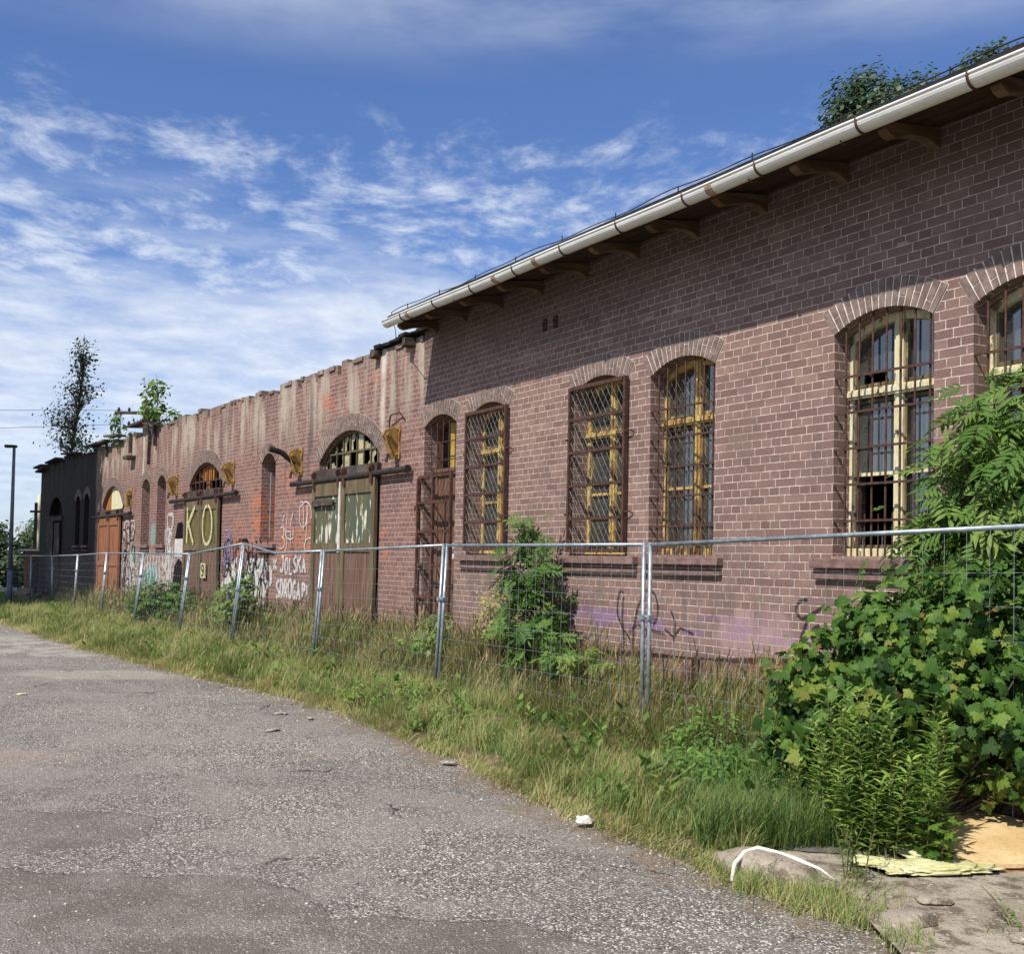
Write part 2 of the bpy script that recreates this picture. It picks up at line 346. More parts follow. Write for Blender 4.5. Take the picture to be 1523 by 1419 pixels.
# ------------------------------------------------------------------ geometry of the place
AA, AB = 0.54892, 0.59683
OX, OY = -1.21355, 15.70674
def loc2w(ang, u, y):
    """u along the facade (towards the near end), y depth into the wall (negative = in front)"""
    return (OX + u * math.sin(ang) + y * math.cos(ang), OY - u * math.cos(ang) + y * math.sin(ang))
def A2(u, y): return loc2w(AA, u, y)
DBX = loc2w(AA, -.35, 0)[0] - loc2w(AB, -.35, 0)[0]; DBY = loc2w(AA, -.35, 0)[1] - loc2w(AB, -.35, 0)[1]
def B2(u, y): x, y_ = loc2w(AB, u, y); return (x + DBX, y_ + DBY)
def dist_wall(x, y):
    a = (x - OX) * math.sin(AA) - (y - OY) * math.cos(AA)
    if a > 0: return -((x - OX) * math.cos(AA) + (y - OY) * math.sin(AA))
    return -((x - OX) * math.cos(AB) + (y - OY) * math.sin(AB))

# ------------------------------------------------------------------ ground, road, verge
def smooth(a, b, x):
    k = min(1, max(0, (x - a) / (b - a))); return k * k * (3 - 2 * k)
BORDER = [(4.5, 3.0), (2.2, 4.6), (1.75, 5.25), (1.27, 6.0), (.95, 6.55), (.50, 7.3), (-.15, 8.7), (-1.0, 10.4), (-2.0, 12.2), (-3.5, 14.2), (-5.2, 16.2), (-7.6, 19.2), (-10.2, 22.7), (-13.2, 26.9), (-18, 33), (-24, 42)]
def border_jit(i, x, y): return .10 * noise.noise((x * 1.3, y * 1.3, 0)) + .05 * noise.noise((x * 5, y * 5, 3))
def bpt(s):
    i = min(int(s), len(BORDER) - 2); f = s - i
    p0 = BORDER[max(i - 1, 0)]; p1 = BORDER[i]; p2 = BORDER[i + 1]; p3 = BORDER[min(i + 2, len(BORDER) - 1)]
    c = lambda a, b, cc, d: .5 * ((2 * b) + (-a + cc) * f + (2 * a - 5 * b + 4 * cc - d) * f * f + (-a + 3 * b - 3 * cc + d) * f ** 3)
    return c(p0[0], p1[0], p2[0], p3[0]), c(p0[1], p1[1], p2[1], p3[1])
def wall_foot(x, y):
    d = dist_wall(x, y); an = AA if ((x - OX) * math.sin(AA) - (y - OY) * math.cos(AA)) > 0 else AB
    return x + d * math.cos(an), y + d * math.sin(an)
def vpoint(s, k):
    x, y = bpt(s); j = border_jit(s, x, y)
    wx, wy = wall_foot(x, y)
    an = AB; x -= j * math.cos(an); y -= j * math.sin(an)
    X, Y = x + (wx - x) * k, y + (wy - y) * k
    return X, Y
def inside(px, py, poly):
    c = False; j = len(poly) - 1
    for i in range(len(poly)):
        xi, yi = poly[i]; xj, yj = poly[j]
        if (yi > py) != (yj > py) and px < (xj - xi) * (py - yi) / (yj - yi) + xi: c = not c
        j = i
    return c
def verge_h(X, Y):
    d = dist_wall(X, Y)
    b = .44 * smooth(1.0, .1, d) + .09 * smooth(3.2, 1.2, d)
    if Y > 25: b *= 1 - .5 * smooth(25, 36, Y)
    if inside(X, Y, [(1.5, 6.6), (1.5, 4.0), (6.2, 4.0), (6.2, 7.75), (2.6, 7.4), (1.9, 7.0)]): b -= .14
    return b + .035 * noise.noise((X * 1.1, Y * 1.1, 5)) + .02 * noise.noise((X * 4, Y * 4, 1))
m, t = new_mat('verge soil'); o = obc(t)
c = t.mix(t.rng(t.noise(o, 2.0, 5), .4, .6), S('6d5c45'), S('514a33')); c = t.mix(t.rng(t.noise(o, 9, 6, .7), .5, .62), c, S('9a8560')); c = t.mix(t.rng(t.noise(o, 35, 4), .55, .7, 0, .6), c, S('3a3328'))
finish(t, c, .95, t.noise(o, 40, 6, .7), .03); M['soil'] = m
m, t = new_mat('meadow ground'); o = obc(t)
c = t.mix(t.rng(t.noise(o, .5, 6), .4, .6), S('4b5a2b'), S('6a6a3b')); c = t.mix(t.rng(t.noise(o, 6, 6, .7), .5, .65), c, S('3b4424'))
finish(t, c, .95, t.noise(o, 20, 6, .7), .05); M['meadow'] = m

mb = MB(); mb.poly([(-900, -300, -.06), (900, -300, -.06), (900, 1500, -.06), (-900, 1500, -.06)])
tag(mb.build('ground', M['meadow']), kind='structure')

# road material: worn asphalt, gravel showing, sandy patches, darker smooth repairs
m, t = new_mat('worn gravelly asphalt'); o = obc(t)
x_, y_, z_ = t.xyz(o)
ow = t.n('VectorMath', {0: o, 1: t.n('VectorMath', {0: t.noise(o, 1.3, 4, .6, 0, 1), 1: (.45, .45, 0)}, operation='MULTIPLY').outputs[0]}, operation='ADD').outputs[0]
vor = t.n('TexVoronoi', {'Vector': o, 'Scale': 95.0}); vd, vc = vor.outputs['Distance'], vor.outputs['Color']
vor2 = t.n('TexVoronoi', {'Vector': o, 'Scale': 40.0}); vd2, vc2 = vor2.outputs['Distance'], vor2.outputs['Color']
rr, rg, rb = t.xyz(vc); r2, g2_, b2_ = t.xyz(vc2)
base = t.mix(rr, S('56524a'), S('90897d'))
base = t.mix(t.rng(rg, .80, .86), base, S('d8cfc3'))
base = t.mix(t.rng(rb, .85, .9), base, S('3c3838'))
stn = t.m('MULTIPLY', t.rng(vd2, .25, .36, 1, 0), t.rng(r2, .80, .84))
base = t.mix(stn, base, t.mix(g2_, S('a8a099'), S('75706c')))
big = t.noise(o, .45, 5, .55); mid = t.noise(o, 1.7, 5, .6)
base = t.mix(t.rng(big, .38, .62, 0, .45), base, t.mix(rr, S('57514f'), S('77706d')))
sand = t.rng(t.m('ADD', t.m('MULTIPLY', mid, .6), t.m('MULTIPLY', t.noise(t.scl(o, (1, 1, 1), (9, 4, 0)), .5, 3), .4)), .46, .58)
base = t.mix(t.m('MULTIPLY', sand, .5), base, t.mix(rr, S('a39a8f'), S('7d746d')))
patch = None
for c, r in (((-3.3, 6.8), (1.05, .55)), ((-2.2, 5.2), (1.35, .85)), ((-.35, 4.75), (1.0, .60)), ((-3.6, 5.4), (1.4, .7))):
    s = t.spot(ow, (c[0] + .22, c[1] + .22), r, .40, 1.1, (.93, 1.0)); patch = s if patch is None else t.m('MAXIMUM', patch, s)
pc = t.mix(rr, S('736c62'), S('605a51')); pc = t.mix(t.rng(rg, .90, .95), pc, S('8f867e')); pc = t.mix(t.rng(mid, .4, .62, 0, .5), pc, t.mix(rr, S('8f857c'), S('736a64')))
base = t.mix(t.m('MULTIPLY', patch, t.rng(mid, .35, .65, .95, .45)), base, pc)
sd = t.spot(ow, (-4.7, 9.3), (1.3, .55), .5, 1.6, (.6, 1.2)); base = t.mix(t.m('MULTIPLY', sd, .4), base, t.mix(rr, S('b39f8c'), S('95816f')))
sg = t.spot(ow, (-9.6, 20.4), (3.6, 2.6), .35, .5, (.8, 1.1)); base = t.mix(t.m('MULTIPLY', sg, t.rng(mid, .42, .55, .05, .75)), base, t.mix(rr, S('bab3a6'), S('8c867c')))
sg2 = t.spot(ow, (-5.9, 15.9), (1.5, .7), .6, 1.2, (.7, 1.1)); base = t.mix(t.m('MULTIPLY', sg2, .5), base, t.mix(rr, S('c0b8aa'), S('8c867c')))
# cracks
ce = t.n('TexVoronoi', {'Vector': t.n('VectorMath', {0: o, 1: t.n('VectorMath', {0: t.noise(o, 2.2, 6, .7, 0, 1), 1: (.8, .8, 0)}, operation='MULTIPLY').outputs[0]}, operation='ADD').outputs[0], 'Scale': .42}, feature='DISTANCE_TO_EDGE').outputs[0]
crk = t.m('MULTIPLY', t.rng(ce, .001, .006, 1, 0), t.rng(t.noise(o, .9, 3), .58, .64))
base = t.mix(t.m('MULTIPLY', crk, .8), base, S('2c2827'))
eg = t.n('Attribute', attribute_name='edge', attribute_type='GEOMETRY').outputs['Fac']
egm = t.rng(t.m('ADD', eg, t.m('MULTIPLY', t.m('SUBTRACT', t.noise(o, 3.2, 6, .65), .5), 1.3)), .62, .95)
base = t.mix(t.m('MULTIPLY', egm, .8), base, t.mix(t.noise(o, 25, 4), S('5d4f3f'), S('94836c')))
h = t.m('ADD', t.m('MULTIPLY', vd, -.8), t.m('ADD', t.m('MULTIPLY', stn, .9), t.m('ADD', t.m('MULTIPLY', patch, 1.4), t.m('MULTIPLY', crk, -2.0))))
h = t.m('ADD', h, t.m('MULTIPLY', t.noise(o, 12, 5, .6), 1.2))
finish(t, base, .88, h, .010, spec=.25); M['road'] = m

# road sheet
ROADPOLY = BORDER[:-2] + [(-13.5, 27.4), (-18, 29.2), (-30, 33), (-60, 40), (-60, -12), (9, -12), (6, 2)]
def grid_sheet(name, x0, x1, y0, y1, step, keep, hf, mat, kind='structure'):
    nx = int((x1 - x0) / step) + 1; ny = int((y1 - y0) / step) + 1; V = []; F = []; idx = {}
    for j in range(ny - 1):
        for i in range(nx - 1):
            cx, cy = x0 + (i + .5) * step, y0 + (j + .5) * step
            if not keep(cx, cy): continue
            q = []
            for (a, b) in ((i, j), (i + 1, j), (i + 1, j + 1), (i, j + 1)):
                if (a, b) not in idx:
                    X, Y = x0 + a * step, y0 + b * step; idx[(a, b)] = len(V); V.append((X, Y, hf(X, Y)))
                q.append(idx[(a, b)])
            F.append(q)
    me = bpy.data.meshes.new(name); me.from_pydata(V, [], F); me.update()
    if name == 'road':
        S_ = np.array([bpt(q * .1) for q in range(0, 140)]); Vn = np.array(V)[:, :2]
        dd = np.sqrt(((Vn[:, None, :] - S_[None]) ** 2).sum(2)).min(1); at = me.attributes.new('edge', 'FLOAT', 'POINT'); at.data.foreach_set('value', np.clip(1 - dd / .9, 0, 1).astype(np.float32))
    return tag(link_mesh(name, me, mat, None, True), kind=kind)
ROAD2 = [(x + .55, y + .35) for x, y in BORDER[:-2]] + ROADPOLY[len(BORDER) - 2:]
def road_h(x, y): return .018 * noise.noise((x * .5, y * .5, 0)) + .006 * noise.noise((x * 2, y * 2, 4))
grid_sheet('road', -60, 9, -12, 40, .3, lambda x, y: inside(x, y, ROAD2), road_h, M['road'])

# verge strip (from border to the facade)
V = []; F = []; NS, NK = 300, 26
smax = len(BORDER) - 1.001
for i in range(NS + 1):
    s = smax * i / NS
    for j in range(NK + 1):
        k = j / NK * 1.03; X, Y = vpoint(s, k)
        edge = smooth(0, .08, k)
        V.append((X, Y, -.045 + edge * (.075 + verge_h(X, Y))))
for i in range(NS):
    for j in range(NK):
        a = i * (NK + 1) + j; F.append((a, a + NK + 1, a + NK + 2, a + 1))
me = bpy.data.meshes.new('verge'); me.from_pydata(V, [], F); me.update()
tag(link_mesh('verge', me, M['soil'], None, True), kind='structure')
def vz(X, Y): return .03 + verge_h(X, Y)

# ------------------------------------------------------------------ facade helpers
def arc_z(o, u):
    """height of the opening's curved head at u"""
    if 'zc' not in o: return o['z1']
    hw = (o['u1'] - o['u0']) / 2; r = o['zc'] - o['zs']; Rr = (hw * hw + r * r) / (2 * r); um = (o['u0'] + o['u1']) / 2
    return o['zc'] - Rr + math.sqrt(max(0, Rr * Rr - (u - um) ** 2))
def facade(mb, u0, u1, ztop, ops, depth, zb=0.0, y=0.0):
    ops = sorted(ops, key=lambda o: o['u0']); cur = u0
    def col(a, b):
        mb.poly([(a, y, zb), (b, y, zb), (b, y, ztop), (a, y, ztop)])
    for o in ops:
        if o['u0'] > cur: col(cur, o['u0'])
        a, b = o['u0'], o['u1']
        if o['z0'] > zb: mb.poly([(a, y, zb), (b, y, zb), (b, y, o['z0']), (a, y, o['z0'])])
        n = 14 if 'zc' in o else 1
        us = [a + (b - a) * i / n for i in range(n + 1)]
        for i in range(n):
            p, q = us[i], us[i + 1]; zp, zq = arc_z(o, p), arc_z(o, q)
            mb.poly([(p, y, zp), (q, y, zq), (q, y, ztop), (p, y, ztop)])
            mb.poly([(p, y, zp), (p, depth, zp), (q, depth, zq), (q, y, zq)])           # soffit of the opening
        za, zb_ = arc_z(o, a), arc_z(o, b)
        mb.poly([(a, y, o['z0']), (a, y, za), (a, depth, za), (a, depth, o['z0'])])
        mb.poly([(b, y, o['z0']), (b, depth, o['z0']), (b, depth, zb_), (b, y, zb_)])
        mb.poly([(a, y, o['z0']), (a, depth, o['z0']), (b, depth, o['z0']), (b, y, o['z0'])])
        if o.get('back'):
            pts = [(a, depth - .02, o['z0']), (b, depth - .02, o['z0'])] + [(u, depth - .02, arc_z(o, u)) for u in reversed(us)]
            mb.poly(pts)
        cur = b
    if cur < u1: col(cur, u1)
def voussoirs(parent, o, th=.25, seg=.072, name='brick_arch', rows=1):
    """radial bricks of the arch, alternating whole bricks and pairs of halves, on a mortar band"""
    hw = (o['u1'] - o['u0']) / 2; r = o['zc'] - o['zs']; Rr = (hw * hw + r * r) / (2 * r); um = (o['u0'] + o['u1']) / 2; cz = o['zc'] - Rr
    a0 = math.asin(min(1, hw / Rr)); L = 2 * a0 * (Rr + th * .4); n = max(7, int(round(L / seg)));
    if n % 2 == 0: n += 1
    mo = MB(); bk = MB()
    P = lambda a, rad, y: (um + math.sin(a) * rad, y, cz + math.cos(a) * rad)
    for i in range(n):
        a, b = -a0 + 2 * a0 * i / n, -a0 + 2 * a0 * (i + 1) / n
        mo.poly([P(a, Rr + .002, -.003), P(b, Rr + .002, -.003), P(b, Rr + th, -.003), P(a, Rr + th, -.003)])
    for i in range(n):
        a, b = -a0 + 2 * a0 * i / n, -a0 + 2 * a0 * (i + 1) / n; g = .0075 / (Rr + th / 2)
        parts = [(0.003, th - .004)] if i % 2 == 0 else [(0.003, th * .5 - .006), (th * .5 + .006, th - .004)]
        if i % 4 == 3: parts = [(.003, th * .32 - .006), (th * .32 + .006, th - .004)]
        for (q0, q1) in parts:
            y = -.008 - random.random() * .004
            c = [P(a + g, Rr + q0, y), P(b - g, Rr + q0, y), P(b - g, Rr + q1, y), P(a + g, Rr + q1, y)]
            d = [P(a + g, Rr + q0, .01), P(b - g, Rr + q0, .01), P(b - g, Rr + q1, .01), P(a + g, Rr + q1, .01)]
            bk.poly(c)
            for k in range(4): bk.poly([c[k], c[(k + 1) % 4], d[(k + 1) % 4], d[k]])
    mo.v += []; base = len(mo.v)
    mo.f += [tuple(base + i for i in f) for f in bk.f]; mo.v += bk.v; mo.mi += [1] * len(bk.f)
    return mo.build(name, [M['mortar'], M['arch']], parent)
def sill(parent, a, b, zt=1.88):
    mb = MB(); mb.box(a, b, -.085, .2, zt - .085, zt - .004, jit=.004); mb.box(a + .01, b - .01, -.05, -.002, zt - .185, zt - .145, jit=.003)
    return mb.build('window_sill', M['stone'], parent, bevel=.006)
def graf(parent, strokes, mat, w, y=-.012, name='graffiti', label=None):
    """painted strokes on the wall face: (u,z) polylines"""
    mb = MB(); k = 0
    for st in strokes:
        pts = [Vector((p[0], p[1])) for p in st]
        if len(pts) < 2: continue
        L = []; 
        for i, p in enumerate(pts):
            d = (pts[min(i + 1, len(pts) - 1)] - pts[max(i - 1, 0)]); d = d.normalized() if d.length > 0 else Vector((1, 0))
            nrm = Vector((-d.y, d.x)) * (w / 2) * random.uniform(.8, 1.2); L.append((p - nrm, p + nrm))
        yy = y - .0012 * (k % 5); k += 1
        for i in range(len(L) - 1):
            mb.poly([(L[i][0].x, yy, L[i][0].y), (L[i + 1][0].x, yy, L[i + 1][0].y), (L[i + 1][1].x, yy, L[i + 1][1].y), (L[i][1].x, yy, L[i][1].y)])
    return mb.build(name, mat, parent, label=label)
def arcp(cx, cz, rx, rz, a0, a1, n=12):
    return [(cx + rx * math.cos(R(a0 + (a1 - a0) * i / n)), cz + rz * math.sin(R(a0 + (a1 - a0) * i / n))) for i in range(n + 1)]
LET = {  # unit-box stroke letters
 'K': [[(0, 0), (0, 1)], [(.8, 1), (.02, .45)], [(.15, .55), (.85, 0)]],
 'J': [[(.7, 1), (.72, .3), (.5, .03), (.2, .05), (.05, .25)], [(.3, 1), (.95, 1)]],
 'O': [arcp(.45, .5, .42, .5, 90, 450, 14)],
 'L': [[(.1, 1), (.1, 0), (.75, 0)]],
 'S': [[(.8, .9), (.5, 1), (.15, .85), (.12, .65), (.45, .5), (.8, .35), (.78, .1), (.4, 0), (.05, .12)]],
 'A': [[(0, 0), (.42, 1), (.85, 0)], [(.17, .35), (.68, .35)]],
 'D': [[(.1, 0), (.1, 1), (.55, .9), (.8, .5), (.55, .08), (.1, 0)]],
 'R': [[(.1, 0), (.1, 1), (.6, .95), (.7, .72), (.5, .5), (.1, .48)], [(.35, .48), (.8, 0)]],
 'G': [[(.8, .85), (.5, 1), (.15, .8), (.08, .4), (.3, .05), (.7, .05), (.78, .4), (.5, .4)]],
 'P': [[(.1, 0), (.1, 1), (.65, .93), (.72, .7), (.5, .5), (.1, .48)]],
 '!': [[(.3, 1), (.3, .3)], [(.3, .1), (.3, 0)]],
 '9': [arcp(.45, .7, .3, .28, 0, 360, 12), [(.75, .7), (.72, .3), (.5, .02), (.15, .05)]], ' ': []}
def word(txt, u, z, w, h, pitch=1.25, drop=0.0):
    out = []
    for i, c in enumerate(txt):
        jz = random.uniform(-.03, .03) + drop * i; jw = random.uniform(.9, 1.1)
        for st in LET[c]:
            q = []
            for a, b in zip(st[:-1], st[1:]):
                for k in range(2): q.append((a[0] + (b[0] - a[0]) * k / 2, a[1] + (b[1] - a[1]) * k / 2))
            q.append(st[-1]); out.append([(u + i * w * pitch + p[0] * w * jw, z + jz + p[1] * h) for p in q])
    return out

# ------------------------------------------------------------------ near building with the roof
A = thing('brick_workshop', 'plum brick building with white gutter under a wooden eave, barred arched windows in pairs', 'building', (OX, OY, 0), -(math.pi / 2 - AA))
WIN = {1: dict(u0=1.16, u1=2.18, z0=1.9, zs=3.82, zc=3.97), 2: dict(u0=3.72, u1=4.74, z0=1.9, zs=3.82, zc=3.97), 3: dict(u0=5.15, u1=6.17, z0=1.9, zs=3.82, zc=3.97),
       4: dict(u0=7.69, u1=8.70, z0=1.9, zs=3.83, zc=3.98), 5: dict(u0=9.05, u1=10.06, z0=1.9, zs=3.83, zc=3.98), 6: dict(u0=11.6, u1=12.62, z0=1.9, zs=3.83, zc=3.98), 7: dict(u0=13.0, u1=14.02, z0=1.9, zs=3.83, zc=3.98)}
DA = dict(u0=-.28, u1=.74, z0=.35, zs=3.80, zc=3.96)
vents = [dict(u0=2.97, u1=3.08, z0=4.70, z1=4.86, back=True), dict(u0=3.21, u1=3.32, z0=4.70, z1=4.86, back=True)]
mb = MB()
facade(mb, -.35, 16, 5.42, list(WIN.values()) + [DA] + vents, .42)
mb.box(-.35, 16, .42, .44, 5.4, 5.42)
mb.poly([(-.35, 0, 0), (-.35, .45, 0), (-.35, .45, 5.42), (-.35, 0, 5.42)])
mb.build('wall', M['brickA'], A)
mb = MB()                                                        # rooms behind, floor, back wall, partition
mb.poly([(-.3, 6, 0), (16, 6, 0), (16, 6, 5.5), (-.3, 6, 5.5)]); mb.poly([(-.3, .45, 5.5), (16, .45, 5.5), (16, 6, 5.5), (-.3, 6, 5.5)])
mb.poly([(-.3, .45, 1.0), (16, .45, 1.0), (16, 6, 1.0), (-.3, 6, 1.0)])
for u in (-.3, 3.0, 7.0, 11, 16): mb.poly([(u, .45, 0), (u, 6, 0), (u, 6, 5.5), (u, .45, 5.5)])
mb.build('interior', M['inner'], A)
# plinth: projecting soldier course and rough stone footing
mb = MB(); u = -.35
while u < 16:
    if not (-.3 < u < .72): mb.box(u + .005, u + .077, -.035, -.003, .60 + random.uniform(-.01, .01), .855, jit=.003)
    u += .082
mb.box(.8, 16, -.028, -.002, .59, .83, 1)
u = .8
while u < 16:
    wd = random.uniform(.2, .26); mb.box(u + .006, u + wd - .006, -.05, -.003, .52, .588, jit=.004); mb.box(u + .06, u + wd + .05, -.055, -.003, .44, .512, jit=.004); u += wd
mb.box(.8, 16, -.07, -.003, -.1, .43, 2, jit=.01)
mb.build('plinth', [M['plinth'], M['mortar'], M['stone']], A)
for o in list(WIN.values()) + [DA]: voussoirs(A, o)
for k, (a, b) in {1: (.95, 2.36), 2: (3.53, 4.98), 3: (5.08, 6.32), 4: (7.50, 8.86), 5: (8.93, 10.3), 6: (11.4, 12.8), 7: (12.85, 14.2)}.items(): sill(A, a, b)

def arch_member(mb, o, y0, y1, w, inset=0.0, n=12):
    """curved head member following the arch, w deep"""
    a, b = o['u0'] + inset, o['u1'] - inset
    for i in range(n):
        p, q = a + (b - a) * i / n, a + (b - a) * (i + 1) / n
        zp, zq = arc_z(o, p) - .002, arc_z(o, q) - .002
        P = [(p, zp - w), (q, zq - w), (q, zq), (p, zp)]
        for y in (y0, y1): mb.poly([(x, y, z) for x, z in P])
        for k in (0, 2):
            (x1, z1), (x2, z2) = P[k], P[(k + 1) % 4]; mb.poly([(x1, y0, z1), (x2, y0, z2), (x2, y1, z2), (x1, y1, z1)])
def window(o, paint, name='window', missing=(), broken=(), strips=True, mul=None, label=None):
    a, b, z0 = o['u0'], o['u1'], o['z0']; um = mul or (a + b) / 2; y0, y1 = .20, .27; tz = 3.32
    mb = MB()
    for x0, x1 in ((a + .002, a + .05), (b - .05, b - .002)): mb.box(x0, x1, y0, y1, z0 + .03, arc_z(o, (x0 + x1) / 2) - .01)
    mb.box(um - .045, um + .045, y0 - .015, y1, z0 + .03, arc_z(o, um) - .02); mb.box(um - .018, um + .018, y0 - .035, y0 - .014, z0 + .03, arc_z(o, um) - .03)
    mb.box(a + .003, b - .003, y0 - .03, y1, tz - .04, tz + .04); mb.box(a + .003, b - .003, y0 - .045, y0 - .029, tz - .02, tz + .02)
    mb.box(a + .003, b - .003, y0 - .02, y1, z0 + .001, z0 + .07)
    arch_member(mb, o, y0, y1, .07, .003)
    for (l, r_) in ((a + .05, um - .045), (um + .045, b - .05)):        # sashes
        for (zz0, zz1) in ((z0 + .07, tz - .055), (tz + .055, None)):
            top = zz1 if zz1 else min(arc_z(o, l + .01), arc_z(o, r_ - .01)) - .07
            mb.box(l, l + .022, y0 + .012, y1 + .01, zz0, top, 1); mb.box(r_ - .022, r_, y0 + .012, y1 + .01, zz0, top, 1)
            mb.box(l, r_, y0 + .012, y1 + .01, zz0, zz0 + .03, 1)
            if zz1: mb.box(l, r_, y0 + .012, y1 + .01, zz1 - .03, zz1, 1)
        mb.box(l, r_, y0 + .02, y1, 2.60, 2.63)
    w = mb.build(name, [paint, M['sash']], A, label=label)
    cells = []
    for ci, (l, r_) in enumerate(((a + .072, um - .067), (um + .067, b - .072))):
        for ri, (q0, q1) in enumerate(((z0 + .1, 2.60), (2.63, tz - .085), (tz + .085, None))): cells.append(((ci, ri), l, r_, q0, q1))
    mb = MB()
    for key, l, r_, q0, q1 in cells:
        if key in missing: continue
        y = .25; n = 5
        top = [(r_ - (r_ - l) * i / n, (q1 if q1 else arc_z(o, r_ - (r_ - l) * i / n) - .072)) for i in range(n + 1)]
        if key in broken:      # jagged hole at the lower edge
            wv = r_ - l; H = (q1 or 3.8) - q0
            low = [(l, q0), (l + .1 * wv, q0), (l + .13 * wv, q0 + .28 * H), (l + .3 * wv, q0 + .18 * H), (l + .45 * wv, q0 + .30 * H), (l + .68 * wv, q0 + .22 * H), (l + .8 * wv, q0), (r_, q0)]
        else: low = [(l, q0), (r_, q0)]
        mb.poly([(u, y, z) for u, z in low + top])
    mb.build('pane', M['glass'], w)
    return w
def bar_grille(o, w, name='window_grille'):
    a, b = o['u0'], o['u1']; mb = MB(); n = 7
    for i in range(n):
        u = a + .10 + (b - a - .16) * i / (n - 1); j = random.uniform(-.004, .004)
        mb.tube([(u + j, .035, 1.90), (u, .033, 2.8), (u - j, .035, arc_z(o, u) + .02)], .0095, 6)
    for i in range(n - 1):
        u = a + .10 + (b - a - .16) * (i + .5) / (n - 1); mb.tube([(u, .035, 1.90), (u, .035, 2.26)], .006, 5)
    for k in range(5):
        z = 3.45 - .312 * k; mb.box(a - .02, b + .02, .004, .018, z - .010, z + .010)
    return mb.build(name, M['rust'], w)
def diamond(mb, a, b, z0, z1, y, s=.085, r=.0022):
    """lattice of crossing wires clipped to the rectangle"""
    H = z1 - z0; W = b - a; k = 1.45
    for sg in (1, -1):
        c = -H / k
        while c < W + H / k:
            # line u = a + c + t (sg) ; z = z0 + k t
            pts = []
            for tt in (0, H / k):
                pts.append((c + sg * tt if sg == 1 else c + tt * -1 + 0, k * tt))
            (x0, q0), (x1, q1) = pts
            if abs(x1 - x0) < 1e-6: c += s; continue
            lo, hi = 0, 1
            for lim, sign in ((0, 1), (W, -1)):
                d0, d1 = sign * (x0 - lim), sign * (x1 - lim)
                if d0 < 0 and d1 < 0: lo = 2; break
                if d0 < 0: lo = max(lo, d0 / (d0 - d1))
                if d1 < 0: hi = min(hi, d0 / (d0 - d1))
            if lo < hi:
                P = lambda f: (a + x0 + (x1 - x0) * f, y + (.002 if sg == 1 else -.002), z0 + q0 + (q1 - q0) * f)
                mb.tube([P(lo), P(hi)], r, 4, cap=False)
            c += s
def lattice_grille(o, w, z0, z1):
    a, b = o['u0'] - .04, o['u1'] + .05; mb = MB(); y0, y1 = -.085, -.045
    for x0, x1 in ((a, a + .035), (b - .035, b)): mb.box(x0, x1, y0 + .01, y1 + .02, z0, z1)
    for zz in (z0, z1 - .045): mb.box(a + .045, b - .045, y0 + .002, y1, zz, zz + .045)
    for k in range(1, 5):
        zz = z0 + (z1 - z0) * k / 5; mb.box(a + .045, b - .045, y0 + .008, y1, zz - .017, zz + .017)
    for x, sg in ((a, -1), (b, 1)):                                # hooks into the wall
        for zz in (z0 + .45, z0 + 1.35): mb.tube([(x, -.06, zz), (x + sg * .07, -.055, zz + .01), (x + sg * .09, -.01, zz - .01)], .009, 6)
    g_ = mb.build('window_grille', M['rust'], w, label='rusty lattice grille standing proud of the wall')
    mb = MB(); diamond(mb, a + .04, b - .04, z0 + .03, z1 - .03, y1 - .008, .1, .0026); mb.build('wire_lattice', M['lattice'], w)
    return g_
w1 = window(WIN[1], M['frame_yellow']); lattice_grille(WIN[1], w1, 1.94, 3.87)
w2 = window(WIN[2], M['frame_yellow'], missing=((1, 0),)); lattice_grille(WIN[2], w2, 1.92, 3.89)
w3 = window(WIN[3], M['frame_yellow'], mul=5.70); bar_grille(WIN[3], w3)
mb = MB(); diamond(mb, 5.17, 6.15, 1.95, 3.78, .14, .095, .0017); mb.build('wire_mesh', M['lattice'], w3)
w4 = window(WIN[4], M['frame_cream'], missing=((0, 0),), broken=((0, 2),), mul=8.22, label='cream framed window with a missing lower left pane'); bar_grille(WIN[4], w4)
mb = MB(); mb.box(8.37, 8.46, .285, .30, 1.98, 3.2, jit=.004); mb.build('curtain_strip', M['white'], w4)
w5 = window(WIN[5], M['frame_cream']); bar_grille(WIN[5], w5)
for k in (6, 7): wk = window(WIN[k], M['frame_cream']); bar_grille(WIN[k], wk)

# the door at the far end: transom light, plank door, rusty folding gate
mb = MB(); a, b = DA['u0'], DA['u1']
mb.box(a + .003, a + .08, .2, .28, .35, 3.80); mb.box(b - .08, b - .003, .2, .28, .35, 3.80); mb.box(a, b, .18, .28, 3.08, 3.18); arch_member(mb, DA, .2, .28, .08, .003)
for i in range(6): mb.box(a + .08 + i * .143, a + .08 + (i + 1) * .143 - .008, .22, .25, .36, 3.08)
dr = mb.build('door', M['plankbrown'], A)
mb = MB(); mb.box(.16, .62, .21, .24, 3.18, 3.86); mb.build('transom_panel', M['yellowboard'], dr)
mb = MB()
for i in range(5): u = a + .12 + i * .19; mb.tube([(u, .06, 3.14), (u, .06, arc_z(DA, u))], .009, 6)
for zz in (3.28, 3.55): mb.tube([(a, .05, zz), (b, .05, zz)], .008, 6)
mb.build('transom_grille', M['rust'], dr)
mb = MB(); y = -.04
for x0 in (-.40, .10, .66): mb.box(x0, x0 + .045, y - .02, y + .02, .42, 3.08 if x0 > -.3 else 3.04)
ZS = [3.05, 2.66, 2.22, 1.72, 1.24, .8, .46]
for z in ZS: mb.box(-.355, .10, y - .018, y + .018, z - .022, z + .022); mb.box(.145, .66, y - .018, y + .018, z - .022, z + .022)
